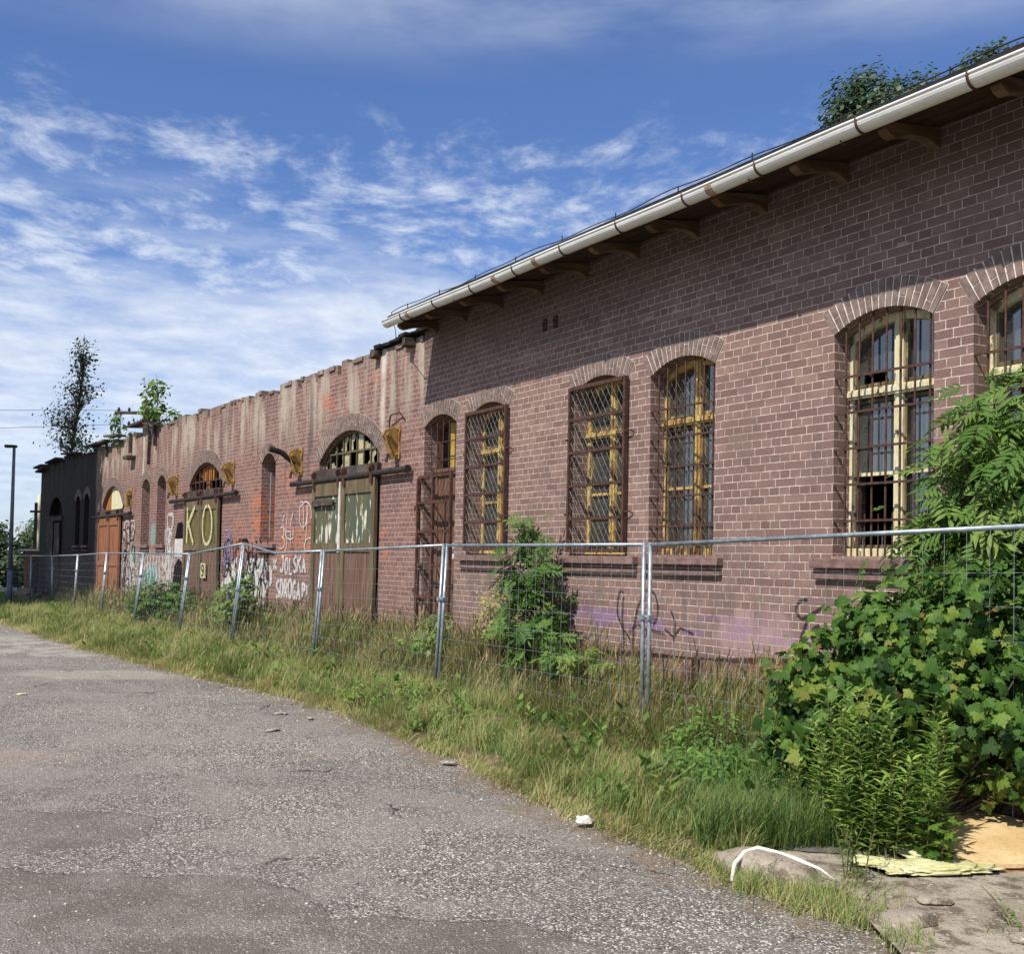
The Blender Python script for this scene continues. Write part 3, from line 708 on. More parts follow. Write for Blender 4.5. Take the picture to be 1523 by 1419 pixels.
for z1, z0 in zip(ZS[:-1], ZS[1:]): mb.bar((-.35, y, z1 - .02), (.10, y, z0 + .02), .022, .012)
diamond(mb, .15, .66, .5, 3.0, y + .01, .12, .003)
for z in (2.6, 1.35): mb.box(-.47, -.40, y - .02, y + .03, z - .06, z + .02)
mb.build('security_gate', M['rustred'], dr)
mb = MB(); mb.box(.33, .39, .19, .215, 1.82, 2.05); mb.build('door_notice', M['white'], dr)

# roof, eaves, rafters, gutter
mb = MB()
mb.prism([(-.80, 5.27), (6, 6.3), (6, 6.36), (-.80, 5.325)], 'x', .02, 16)
mb.build('roof', M['black'], A)
mb = MB()
for i in range(5):
    y0 = -.79 + i * .16; z = lambda y: 5.262 + (y + .8) * .1515
    mb.prism([(y0, z(y0) - .022), (y0 + .154, z(y0 + .154) - .022), (y0 + .154, z(y0 + .154)), (y0, z(y0))], 'x', .03, 16)
mb.build('eaves_boards', M['soffit'], A)
us = [-.0 + .055, .95, 1.95, 2.93, 3.9, 4.87, 5.85, 6.82, 7.78, 8.7, 9.65, 10.6, 11.6, 12.6, 13.6, 14.6, 15.6]
for u in us:
    mb = MB()
    prof = [(.0, 5.36), (-.62, 5.262), (-.645, 5.20), (-.60, 5.165), (-.54, 5.15), (-.47, 5.175), (-.38, 5.205), (-.2, 5.235), (-.10, 5.225), (-.03, 5.19), (.0, 5.18)]
    mb.prism(prof, 'x', u - .045, u + .045); mb.build('rafter', M['raft'], A, bevel=.006)
mb = MB(); gr = .078; n = 12; gy, gz = -.80, 5.235
P = [(gy + gr * math.cos(R(180 + 180 * i / n)), gz + gr * math.sin(R(180 + 180 * i / n))) for i in range(n + 1)]
Q = [(gy + (gr - .006) * math.cos(R(180 + 180 * i / n)), gz + (gr - .006) * math.sin(R(180 + 180 * i / n))) for i in range(n + 1)]
for i in range(n):
    for W in (P, Q):
        for g_ in range(32): mb.poly([(g_ * .5, *W[i]), (g_ * .5 + .5, *W[i]), (g_ * .5 + .5, *W[i + 1]), (g_ * .5, *W[i + 1])])
mb.poly([(0.0, *p) for p in P])
mb.tube([(g_ * .5, gy - gr, gz + .008) for g_ in range(33)], .012, 6)
gut = mb.build('gutter', M['zinc'], A, smooth=True)
for u in (.61, 1.6, 2.62, 3.64, 4.63, 5.64, 6.65, 7.58, 8.65, 9.6, 10.6, 11.6, 12.6, 13.6, 14.6):
    mb = MB(); mb.tube([(u, gy + (gr + .006) * math.cos(R(q)), gz + (gr + .006) * math.sin(R(q))) for q in range(160, 375, 14)], .011, 5)
    mb.build('gutter_strap', M['rust'], gut)
for u in (.75, 3.15, 4.05, 6.95, 10.1, 13.2):
    mb = MB(); rr_ = gr + .004
    for i in range(n): mb.poly([(u, gy + rr_ * math.cos(R(180 + 15 * i)), gz + rr_ * math.sin(R(180 + 15 * i))), (u + .09, gy + rr_ * math.cos(R(180 + 15 * i)), gz + rr_ * math.sin(R(180 + 15 * i))), (u + .09, gy + rr_ * math.cos(R(195 + 15 * i)), gz + rr_ * math.sin(R(195 + 15 * i))), (u, gy + rr_ * math.cos(R(195 + 15 * i)), gz + rr_ * math.sin(R(195 + 15 * i)))])
    mb.build('gutter_joint', M['band'], gut, smooth=True)
for u in (.85, 2.1, 7.45, 8.45):
    mb = MB(); mb.tube([(u, gy - gr * .3, gz - gr - .0), (u + .01, gy + .02, gz - gr - .03), (u + .05, gy + .14, gz - gr + .02)], .006, 5); mb.build('gutter_hook', M['rust'], gut)
# lightning conductor on clips along the roof edge
mb = MB(); path = []
for i in range(0, 161):
    u = -.02 + i * .1; path.append((u, -.72, 5.395 + .016 * math.sin(u * 2.1 + .6) + .010 * math.sin(u * 5.3)))
path = [(-.62, -.35, 5.12), (-.60, -.38, 5.30), (-.45, -.5, 5.38), (-.2, -.62, 5.38)] + path
mb.tube(path, .006, 5)
for i in range(1, 17): u = i * .98 - .45; mb.tube([(u, -.72, 5.33), (u, -.72, 5.425)], .007, 5)
mb.build('lightning_conductor', M['blackiron'], A, label='thin dark conductor wire on upright clips along the roof edge')
mb = MB()                                                        # torn felt at the broken end of the roof
for k in range(9):
    mb.box(-2.1 + k * .24, -1.87 + k * .24 + .03, -.10 - random.random() * .10, .4, 5.255 + .006 * k, 5.285 + .006 * k + random.uniform(0, .02), jit=.012)
mb.build('torn_felt', M['black'], A)
for u in (-.75, -1.95):
    mb = MB(); mb.box(u, u + .14, -.20, -.003, 5.12, 5.25, jit=.02); mb.build('broken_rafter', M['timber'], A)
for ob in list(A.children) + list(gut.children):
    if ob.name.split('.')[0] in ('roof', 'eaves_boards', 'rafter', 'gutter', 'gutter_strap', 'gutter_joint', 'gutter_hook', 'lightning_conductor'):
        for v_ in ob.data.vertices: v_.co.z += .03 - .008 * v_.co.x + .006 * math.sin(v_.co.x * 1.7)
# thin black tags
graf(A, [arcp(4.70, 1.30, .07, .2, 60, 200, 10) + [(4.72, 1.1), (4.86, .98)], [(4.74, 1.44), (4.72, 1.2), (4.76, .95), (4.74, .78)], [(4.92, .72), (4.93, 1.1), (5.0, 1.35), (5.12, 1.48)] ,
         arcp(5.18, 1.33, .16, .2, -60, 150, 12), [(4.86, 1.05), (5.0, 1.16), (5.1, 1.1), (5.45, 1.08)], [(5.45, 1.12), (5.6, 1.05), (5.7, 1.15), (5.9, 1.1)], [(5.55, 1.32), (5.62, 1.2), (5.6, 1.0)]],
     M['gtag'], .022, label='thin black looping tag')
graf(A, [arcp(7.4, 1.42, .12, .09, 80, 250, 10) + [(7.5, 1.4), (7.62, 1.47)], [(7.42, 1.33), (7.36, 1.2), (7.33, 1.1)], arcp(7.58, 1.2, .11, .09, 100, 300, 10) + [(7.75, 1.2)], [(7.28, .97), (7.36, 1.04), (7.55, 1.02), (7.7, .98)]],
     M['gtag'], .026, label='black looping tag by the maple bush')

# ------------------------------------------------------------------ far building with the broken parapet
Bt = thing('brick_engine_shed', 'long weathered brick shed with crumbling parapet, white streaks, graffiti and rail-hung wooden gates', 'building', (OX + DBX, OY + DBY, 0), -(math.pi / 2 - AB))
D1 = dict(u0=-4.18, u1=-1.76, z0=.3, zs=3.52, zc=4.02); D2 = dict(u0=-11.9, u1=-9.5, z0=.3, zs=3.48, zc=3.98); D3 = dict(u0=-20.75, u1=-18.25, z0=.2, zs=3.25, zc=3.85); D4 = dict(u0=-29.2, u1=-26.8, z0=.1, zs=3.3, zc=3.85, back=True)
NI = [dict(u0=-7.08, u1=-6.32, z0=2.1, zs=3.70, zc=3.90, back=True), dict(u0=-16.2, u1=-15.4, z0=2.0, zs=3.66, zc=3.86, back=True), dict(u0=-14.68, u1=-13.9, z0=2.0, zs=3.68, zc=3.88, back=True),
      dict(u0=-24.6, u1=-23.9, z0=1.9, zs=3.55, zc=3.75, back=True), dict(u0=-23.3, u1=-22.6, z0=1.9, zs=3.58, zc=3.78, back=True)]
mb = MB(); facade(mb, -31, -.35, 5.05, [D1, D2, D3, D4] + NI, .34)
mb.poly([(-31, 0, 0), (-31, 0, 5.05), (-31, 12, 5.05), (-31, 12, 0)])
mb.poly([(-31, 0, 5.05), (-.35, 0, 5.05), (-.35, .45, 5.05), (-31, .45, 5.05)])
u = -31.0; lowp = 0
while u < -.36:                                                  # eroded merlon-like brick blocks
    wd = random.uniform(.45, .95); e = min(u + wd, -.36)
    far = u < -14.5
    hgt = (.077 * random.choice([1, 2, 2, 3])) if far else .077 * random.choice([2, 3, 3, 4]) * .8
    if u > -3: hgt = .19
    zt = 5.05 + hgt
    mb.box(u, e, 0, .45, 5.05, zt - .077, bottom=False, jit=0)
    # ragged top bricks
    q = u
    while q < e - .05:
        bw = random.choice([.12, .25, .25]); r_ = min(q + bw, e)
        if random.random() < .86: mb.box(q, r_ - .006, .002 if random.random() < .7 else -.03, .44, zt - .077, zt + random.uniform(-.012, .006), bottom=False, jit=.004)
        q = r_
    u = e
    if random.random() < .75 and u < -3.2: u += random.uniform(.10, .2)
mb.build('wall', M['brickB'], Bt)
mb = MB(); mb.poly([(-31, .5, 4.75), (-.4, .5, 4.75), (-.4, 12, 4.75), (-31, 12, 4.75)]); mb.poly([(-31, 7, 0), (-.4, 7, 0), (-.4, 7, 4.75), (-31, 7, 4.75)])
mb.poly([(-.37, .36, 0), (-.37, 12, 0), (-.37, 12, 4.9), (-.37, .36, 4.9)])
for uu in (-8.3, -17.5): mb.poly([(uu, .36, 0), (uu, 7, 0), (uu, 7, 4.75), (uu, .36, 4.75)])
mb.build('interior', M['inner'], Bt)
for o, th in ((D1, .30), (D2, .30), (D3, .28)): voussoirs(Bt, o, th, .075)
for o in NI: voussoirs(Bt, o, .22, .08)
for a, b in ((-7.15, -6.2), (-16.25, -15.3), (-14.7, -13.8), (-24.65, -23.85), (-23.35, -22.5)): sill(Bt, a, b, 2.06)
mb = MB(); mb.box(-6.60, -6.33, .22, .24, 2.12, 3.3); mb.build('dark_shutter', M['timber'], Bt)
mb = MB(); mb.tube([(-6.60, .02, 3.5), (-6.60, .02, 2.1)], .014, 6); mb.build('cable', M['wire'], Bt)

def gate(D, um, side, upper, lower, label, hinge_bar=None, z0=.42, rail=None, zr=3.2, low_split=1.98, beam=M['timber']):
    """two plank leaves hung from a rail in front of the opening"""
    g = bpy.data.objects.new('gate', None); COL.objects.link(g); g.parent = Bt; g['label'] = label
    a, b = D['u0'] - .06, D['u1'] + .05
    for (l, r_) in ((a, um - .006), (um + .006, b)):
        mb = MB(); y0, y1 = -.11, -.05
        mb.box(l, l + .13, y0, y1, z0, zr - .06); mb.box(r_ - .13, r_, y0, y1, z0, zr - .06)
        for zz, hh in ((zr - .30, .24), (low_split - .07, .15), (z0, .14)): mb.box(l + .13, r_ - .13, y0 + .004, y1, zz, zz + hh)
        n = 6
        for i in range(n):
            p = l + .13 + (r_ - l - .26) * i / n; q = p + (r_ - l - .26) / n - .006
            mb.box(p, q, y0 + .03, y1 + .01, z0 + .1, low_split - .05, 2); mb.box(p, q, y0 + .032, y1 + .01, low_split + .05, zr - .25, 1)
        mb.build('leaf', [side, upper, lower], g)
    mb = MB(); mb.box(a - .02, b + .02, -.09, .02, zr - .035, zr + .17, jit=.008); mb.build('beam', beam, g)
    if rail:
        mb = MB(); mb.tube([(rail[0], -.10, zr - .02), (rail[1], -.10, zr + .0)], .048, 10)
        mb.tube([(rail[1] - .06, -.10, zr), (rail[1], -.10, zr)], .062, 10); mb.build('rail', M['blackiron'], g)
    for uu in (a + .12, um - .10, um + .12, b - .1):
        mb = MB(); mb.box(uu - .035, uu + .035, -.145, -.09, zr - .16, zr + .13, jit=.006); mb.tube([(uu - .03, -.13, zr + .09), (uu + .03, -.13, zr + .09)], .055, 10); mb.build('hanger', M['rustred'], g)
    return g
g1 = gate(D1, -2.98, M['greenbrown'], M['green_peel'], M['plankbrown'], 'two-leaf plank gate with flaking green and white upper panels', rail=(-5.23, -.60), zr=3.20)
mb = MB(); mb.box(-4.15, -3.25, -.155, -.112, 2.72, 2.82, jit=.006); mb.build('bar', M['timber'], g1)
mb = MB(); mb.box(-3.06, -2.99, -.128, -.112, 1.9, 3.12, jit=.006); mb.build('paint_strip', M['white'], g1)
g2 = gate(D2, -10.72, M['greenbrown'], M['olive'], M['plankbrown'], 'dark two-leaf gate painted with a large K and O', rail=(-13.14, -8.29), zr=3.16)
def scale_strokes(ch, u, z, w, h): return word(ch, u, z, w, h)
graf(g2, [[(-11.62, 2.10), (-11.60, 2.95)], [(-11.05, 2.95), (-11.58, 2.5)], [(-11.50, 2.55), (-11.08, 2.06)]], M['givory'], .10, -.125, 'painted_letter', 'large ivory letter K')
graf(g2, [arcp(-10.12, 2.50, .34, .45, 95, 445, 20)], M['givory'], .075, -.125, 'painted_letter', 'large ivory letter O')
mb = MB(); mb.box(-10.43, -10.12, -.145, -.12, 1.28, 1.62); pl = mb.build('number_plate', M['offw'], g2)
graf(g2, word('9', -10.38, 1.32, .22, .26), M['blackpaint'], .05, -.15, 'plate_digit', 'digit 9')
g3 = gate(D3, -19.5, M['orangedoor'], M['orangedoor'], M['orangedoor'], 'orange brown two-leaf gate', rail=(-21.5, -17.0), zr=2.95, z0=.25, low_split=1.5)
# fanlights
def fan_bars(D, parent, us_, zs_, mat, z0, y=.10, r=.014, name='bars'):
    mb = MB()
    for u in us_: mb.box(u - r, u + r, y - .012, y + .012, z0, arc_z(D, u) - .03)
    for z in zs_:
        hw = [u for u in np.linspace(D['u0'] + .01, D['u1'] - .01, 60) if arc_z(D, u) > z]
        mb.box(hw[0], hw[-1], y - .016, y - .002, z - .015, z + .015)
    arch_member(mb, D, y - .03, y + .03, .045, .003)
    for u in (D['u0'], D['u1'] - .05): mb.box(u + .002, u + .048, y - .03, y + .03, z0, D['zs'])
    return mb.build(name, mat, parent)
f1 = fan_bars(D1, Bt, [D1['u0'] + .27 * i for i in range(1, 9)], [3.66], M['greenbrown'], 3.35, r=.011, name='fanlight')
mb = MB()
for i in range(9):
    l, r_ = D1['u0'] + .27 * i + .02, min(D1['u0'] + .27 * (i + 1) - .02, D1['u1'] - .04)
    for (q0, q1) in ((3.37, 3.645), (3.675, None)):
        t0, t1 = (q1, q1) if q1 else (arc_z(D1, l) - .04, arc_z(D1, r_) - .04)
        if t0 <= q0 + .03 and t1 <= q0 + .03: continue
        t0 = max(t0, q0 + .01); k = random.random(); W = r_ - l; H = max(t0, t1) - q0
        if k < .30: pts = [(l, q0), (r_, q0), (r_, t1), (l, t0)]
        elif k < .55: pts = [(l, q0), (l + .35 * W, q0 + .1 * H), (l + .25 * W, q0 + .5 * H), (l + .6 * W, q0 + .7 * H), (l + .55 * W, (t0 + t1) / 2), (l, t0)]
        elif k < .8: pts = [(l, q0), (r_, q0), (r_, q0 + .35 * H), (l + .6 * W, q0 + .3 * H), (l + .4 * W, q0 + .55 * H), (l, q0 + .5 * H)]
        elif k < .93: pts = [(r_, q0), (r_, t1), (l + .7 * W, t1), (l + .8 * W, q0 + .4 * H), (l + .5 * W, q0 + .2 * H)]
        else: continue
        mb.poly([(u, .115, z) for u, z in pts])
mb.build('pane', M['oldglass'], f1)
f2 = fan_bars(D2, Bt, [D2['u0'] + .3 * i for i in range(1, 8)], [3.55], M['rust'], 3.32, y=.06, name='fanlight')
mb = MB()
for i in range(8):
    l = D2['u0'] + .05 + i * .29; r_ = l + .27
    if i in (0, 1): bot = 3.7
    elif i == 3: bot = 3.35
    elif i == 5: continue
    else: bot = 3.58
    zt0, zt1 = arc_z(D2, l) - .02, arc_z(D2, min(r_, D2['u1'] - .03)) - .02
    if min(zt0, zt1) > bot: mb.prism([(l, bot), (r_, bot - .03), (r_, zt1), (l, zt0)], 'y', .12, .14)
mb.build('board', M['orangewood'], f2)
mb = MB(); cuts = np.linspace(D3['u0'] + .04, D3['u1'] - .04, 8)
for i in range(7):
    l, r_ = cuts[i], cuts[i + 1] - .012; n_ = 4
    pts = [(l, 3.10), (r_, 3.10)] + [(r_ - (r_ - l) * k / n_, arc_z(D3, r_ - (r_ - l) * k / n_) - .01) for k in range(n_ + 1)]
    mb.prism(pts, 'y', .10, .13, 1 if i < 2 else 0)
mb.build('arch_boarding', [M['creamboard'], M['orangewood']], Bt, label='cream boards with an orange strip filling the gate arch')
mb = MB(); mb.box(-29.1, -28.0, -.09, -.05, .1, 3.0, jit=.03); mb.box(-27.9, -26.9, -.05, -.02, .1, 2.9, jit=.04); mb.box(-29.3, -26.6, -.08, 0, 2.95, 3.15, jit=.03)
mb.build('dark_gate', M['timber'], Bt)
# ochre iron brackets beside the gates
def bracket(u, z, out=.30, pipe=False):
    mb = MB(); wv = [.055, .07, .05, .035, .05, .07, .055]
    pts = [(u - q, z - .27 + .09 * i) for i, q in enumerate(wv)] + [(u + q, z + .27 - .09 * i) for i, q in enumerate(reversed(wv))]
    mb.prism(pts, 'y', -.035, -.003)
    mb.prism([(-.034, z + .2), (-.10, z + .24), (-out, z + .17), (-out - .04, z + .08), (-out + .06, z - .02), (-.12, z - .24), (-.034, z - .22)], 'x', u - .025, u + .025)
    mb.prism([(-out - .02, z + .13), (-out + .04, z - .02), (-.10, z - .27), (-.15, z - .27)], 'x', u - .06, u + .06)
    for dz in (-.2, .2): mb.tube([(u + .02, -.034, z + dz), (u + .02, -.07, z + dz)], .02, 8)
    mb.tube([(u - .07, -out + .06, z + .1), (u + .07, -out + .06, z + .1)], .035, 10)
    b_ = mb.build('wall_bracket', M['yellowiron'], Bt, bevel=.004)
    mb = MB()
    if pipe: mb.tube([(u - .02, -out + .12, z - .05), (u - .02, -out - .14, z + .14), (u - .02, -out - .38, z + .20)], [.05, .055, .06], 9)
    mb.tube([(u, -.2, z - .2), (u + .02, -.24, z - .33)], .025, 7)
    mb.build('stub_pipe', M['blackiron'], b_)
bracket(-12.9, 3.55, .24); bracket(-8.75, 3.62, .26); bracket(-5.0, 3.62, .26, pipe=True); bracket(-1.10, 3.66, .27); bracket(-17.3, 3.4, .14)
mb = MB(); mb.tube([(-1.35, -.03, 3.62), (-1.36, -.05, 4.0), (-1.22, -.1, 4.1), (-1.0, -.06, 4.12), (-.9, -.03, 4.02)], .014, 5); mb.build('bent_pipe', M['rustred'], Bt)
# loose timbers and hanging scraps on the far parapet
mb = MB()
for u, z, L in ((-20.6, 5.25, 1.9), (-19.0, 5.33, 1.6), (-16.2, 5.42, 1.5), (-15.0, 5.30, .8), (-22.0, 5.25, 1.2), (-30.6, 5.15, 1.5), (-30.2, 5.0, 1.4), (-28, 5.2, 2), (-25, 5.25, 2.2)):
    an = random.uniform(-.25, .25); mb = MB(); mb.obox((u, -.12, z), (L / 2, 0, an * .25), (0, .14, 0), (0, 0, .03)); mb.build('loose_timber', M['timber'], Bt)
for u in (-20.2, -17.4, -15.4, -14.9): mb = MB(); mb.obox((u, -.06, 5.0), (.05, 0, 0), (0, .03, 0), (0, 0, random.uniform(.12, .3))); mb.build('hanging_scrap', M['timber'], Bt)
mb = MB(); mb.obox((-15.45, -.05, 4.7), (.03, 0, 0), (0, .03, 0), (.03, 0, .45)); mb.build('hanging_scrap', M['timber'], Bt)
mb = MB(); mb.obox((-17.2, -.12, 4.55), (.25, 0, 0), (0, .12, 0), (0, 0, .05)); mb.build('hanging_scrap', M['timber'], Bt)
# graffiti
graf(Bt, word('K', -6.25, 1.52, .18, .22) + word('JOLSKA', -5.90, 1.50, .19, .30, 1.13), M['gwhite'], .06, label='white sprayed line reading K JOLSKA')
graf(Bt, word('SDROGA', -6.10, 1.0, .18, .34, 1.15) + word('P!', -4.80, 1.04, .16, .26, 1.1), M['gwhite'], .075, label='white sprayed line reading SDROGA P!')
def scribble(u0, u1, z0, z1, n, seed):
    rs = random.Random(seed); out = []
    for i in range(n):
        cx, cz = rs.uniform(u0, u1), rs.uniform(z0, z1); rx, rz = rs.uniform(.08, .28), rs.uniform(.12, .36); a = rs.uniform(0, 360)
        kind = rs.random()
        if kind < .5: out.append(arcp(cx, cz, rx, rz, a, a + rs.uniform(140, 300), 10))
        else: out.append([(cx, cz - rz), (cx + rs.uniform(-.06, .06), cz), (cx + rs.uniform(-.1, .1), cz + rz)])
    return [[(min(u1 + .1, max(u0 - .1, p[0])), min(z1 + .15, max(z0 - .1, p[1]))) for p in s] for s in out]
graf(Bt, scribble(-9.2, -6.5, .85, 1.55, 40, 1), M['gwhite'], .13, -.010, label='dense white bubble-letter graffiti'); graf(Bt, scribble(-9.2, -6.45, .9, 2.0, 44, 2), M['gblack'], .05, -.018, label='black outlines of the bubble-letter graffiti')
graf(Bt, scribble(-9.2, -7.5, .72, .95, 14, 3), M['glilac'], .10, -.014, label='lilac fill along the foot of the graffiti'); graf(Bt, scribble(-9.25, -8.6, 1.6, 2.2, 9, 4), M['glilac'], .03, -.016)
graf(Bt, scribble(-5.95, -5.4, 1.9, 2.5, 7, 5) + scribble(-4.9, -4.5, 2.0, 2.7, 6, 15), M['gwhite'], .025, -.016, label='pale thin scrawl')
graf(Bt, scribble(-18.0, -16.7, .75, 2.6, 40, 6), M['gwhite'], .05); graf(Bt, scribble(-18.0, -16.8, .9, 2.6, 26, 7), M['gblack'], .05, -.018)
graf(Bt, [[(-15.9 + .28 * i, 1.75), (-15.95 + .28 * i, 1.5), (-15.85 + .28 * i, 1.25), (-15.95 + .28 * i, 1.05)] for i in range(7)], M['gwhite'], .06, label='row of white sprayed drips'); graf(Bt, scribble(-15.8, -14.2, .8, 1.3, 12, 9), M['gteal'], .07, -.014)
graf(Bt, scribble(-13.85, -13.2, .9, 2.7, 34, 10), M['gwhite'], .05, label='tall column of white scribble')
mb = MB(); mb.prism([(-12.95, 2.2), (-12.25, 2.2), (-12.2, 2.45), (-12.4, 2.62), (-12.75, 2.6)], 'y', -.012, -.009); mb.build('graffiti', M['gblack'], Bt)
mb = MB(); mb.prism([(-12.95, 1.75), (-12.3, 1.75), (-12.25, 2.2), (-12.95, 2.2)], 'y', -.012, -.009); mb.build('graffiti', M['gwhite'], Bt, label='white painted block below a black one')
mb = MB(); mb.prism([(-13.05, 1.0), (-12.35, 1.0), (-12.3, 1.6), (-12.6, 1.72), (-12.95, 1.5)], 'y', -.012, -.009); mb.build('graffiti', M['gblack'], Bt)
# rubble step along the foot of the shed
mb = MB()
for i in range(120):
    u = random.uniform(-30, -12); y = -random.uniform(.05, .7); s = random.uniform(.05, .2)
    X, Y = B2(u, y); z = vz(X, Y); mb.box(u, u + s * random.uniform(1, 3), y - s * .7, y, z - .02, z + s * random.uniform(.3, .8), jit=s * .15)
mb.build('rubble', [M['timber']], Bt, label='dark broken bricks and planks heaped along the foot of the wall')

# ------------------------------------------------------------------ fence of mobile panels
FENCE = [(10.22, 2.12, .0), (6.24, 2.0, .0), (2.52, 2.0, .09), (-1.12, 1.92, .12), (-4.57, 2.04, .2), (-7.68, 1.84, .2), (-11.11, 1.84, .21), (-14.62, 1.83, .12), (-18.01, 1.76, .08), (-21.65, 1.71, -.03), (-25.21, 1.69, .0), (-29.32, 1.66, 0)]
labs = ['nearest mobile fence panel running in front of the barred windows and the maple bush', 'steel mesh fence panel in front of the two lattice-covered windows', 'steel mesh fence panel in front of the flaking green and white gate',
        'steel mesh fence panel with a sagging top rail before the sprayed white words', 'steel mesh fence panel before the bubble-letter graffiti', 'steel mesh fence panel crossing the gate with the painted K',
        'steel mesh fence panel before the two narrow niches', 'steel mesh fence panel beside the orange brown gate', 'steel mesh fence panel at the shadow edge of the shed',
        'steel mesh fence panel before the shaded wall', 'farthest steel mesh fence panel, wholly in the shade']
for i in range(len(FENCE) - 1):
    (ua, za, la), (ub, zb_, lb) = FENCE[i], FENCE[i + 1]
    ua -= .045; ub += .045
    def PT(u, z, lean, zt):
        f = z / zt; x, y = B2(u, -1.25 - lean * (1 - f)); return (x, y, z)
    fx, fy = B2((ua + ub) / 2, -1.25 - (la + lb) / 2)
    root = thing('fence_panel', labs[i], 'fence panel', (fx, fy, 0), 0, 'mobile construction fence panels along the verge')
    L = lambda p: (p[0] - fx, p[1] - fy, p[2])
    zf = .06
    for (u, zt, ln) in ((ua, za, la), (ub, zb_, lb)):
        mb = MB(); mb.tube([L(PT(u, zf, ln, zt)), L(PT(u, zt, ln, zt))], .021, 10); mb.build('post', M['galv'], root, smooth=True)
        mb = MB(); q = L(PT(u, .12, ln, zt)); mb.box(q[0] - .12, q[0] + .12, q[1] - .12, q[1] + .12, .02, .15, jit=.01); mb.build('foot_block', M['stone'], root)
    top = [L(PT(ua, za - .02, la, za)), L(PT(ub, zb_ - .02, lb, zb_))]
    if i == 3:
        m_ = PT((ua * .42 + ub * .58), 1.87, .15, 1.95); top = [top[0], L(m_), L(PT(ub - .15, zb_ - .02, lb, zb_)), top[1]] if False else [top[0], L(PT(ua + (ub - ua) * .55, 1.86, .15, 1.95)), top[1]]
    mb = MB(); mb.tube(top, .019, 10); mb.build('top_rail', M['galv'], root, smooth=True)
    mb = MB(); mb.tube([L(PT(ua, .10, la, za)), L(PT(ub, .10, lb, zb_))], .016, 8); mb.build('bottom_rail', M['galv'], root, smooth=True)
    mb = MB(); n = 23; wr = .0016
    for k in range(1, n):
        f = k / n; u = ua + (ub - ua) * f; zt = za + (zb_ - za) * f; ln = la + (lb - la) * f
        if i == 3: zt = min(zt, 1.84)
        mb.tube([L(PT(u, .2, ln, zt)), L(PT(u, zt - .02, ln, zt))], wr, 4, cap=False)
    for k in range(1, 8):
        f = k / 8 * .96; mb.tube([L(PT(ua, .2 + (za - .22) * f, la, za)), L(PT(ub, .2 + (zb_ - .22) * f, lb, zb_))], wr, 4, cap=False)
    mb.build('wire_mesh', M['wire'], root)
    mb = MB(); x, y, z = PT(ub, [1.30, 1.32, 1.33, 1.2, 1.33, 1.3, 1.3, 1.3, 1.3, 1.3, 1.3][i], lb, zb_); z += 0
    ex, ey = math.sin(AB), -math.cos(AB)
    mb.obox((x - fx - ex * .045, y - fy - ey * .045, z), (ex * .075, ey * .075, 0), (ey * .035, -ex * .035, 0), (0, 0, .022))
    mb.tube([(x - fx - ex * .045 - .05, y - fy - .05, z), (x - fx - ex * .045 + .05, y - fy + .05, z)], .012, 6)
    mb.build('clamp', M['galv'], root)

# ------------------------------------------------------------------ foliage
def leaf_mat(name, cols, rough=.5, trans=.3, spec=.35):
    m, t = new_mat(name)
    at = t.n('Attribute', attribute_name='tint', attribute_type='GEOMETRY').outputs['Fac']
    cr = t.n('ValToRGB', {0: at}); el = cr.color_ramp.elements
    while len(el) < len(cols): el.new(.5)
    for i, c in enumerate(cols): el[i].position = i / (len(cols) - 1); el[i].color = c
    o = obc(t); v = t.noise(o, 38, 3, .6); c = t.mix(t.rng(v, .35, .7, 0, .38), cr.outputs[0], t.mix(1.0, cr.outputs[0], (.45, .5, .4, 1), 'MULTIPLY'))
    finish(t, c, rough, trans=trans, spec=spec); return m
G_maple = leaf_mat('maple leaf', [S('2a431c'), S('3f5f27'), S('587a31'), S('86993f'), S('7f6a3c')], .6, .35, .25)
G_ash = leaf_mat('pinnate leaf', [S('3b5a28'), S('547633'), S('749044'), S('919f4e')], .6, .35, .25)
G_gold = leaf_mat('narrow herb leaf', [S('45652c'), S('668a3c'), S('8aa64e'), S('a9b862')], .5, .35)
G_dark = leaf_mat('dark small leaf', [S('24351c'), S('33492a'), S('4d6235'), S('6a7a40')], .5, .3)
G_birch = leaf_mat('birch leaf', [S('3a4a2c'), S('55683a'), S('76834c')], .6, .35, .25)
G_far = leaf_mat('distant leaf', [S('2b3d20'), S('3f5429'), S('56693a')], .6, .25)
G_grass = leaf_mat('green grass blade', [S('43612a'), S('607c39'), S('80944c'), S('a2a562'), S('bdb07c')], .55, .35)
G_dry = leaf_mat('dry brown grass', [S('66703e'), S('7d7f4b'), S('8f8157'), S('a5936a'), S('80664a')], .7, .25)
bark = simple('grey brown bark', S('4d4238'), S('6a5c4e'), 12, .9, dist=.01, stretch=(4, 4, .6), obj=True)
stem_m = simple('green brown stem', S('56583a'), S('6b5a40'), 10, .8, obj=True)

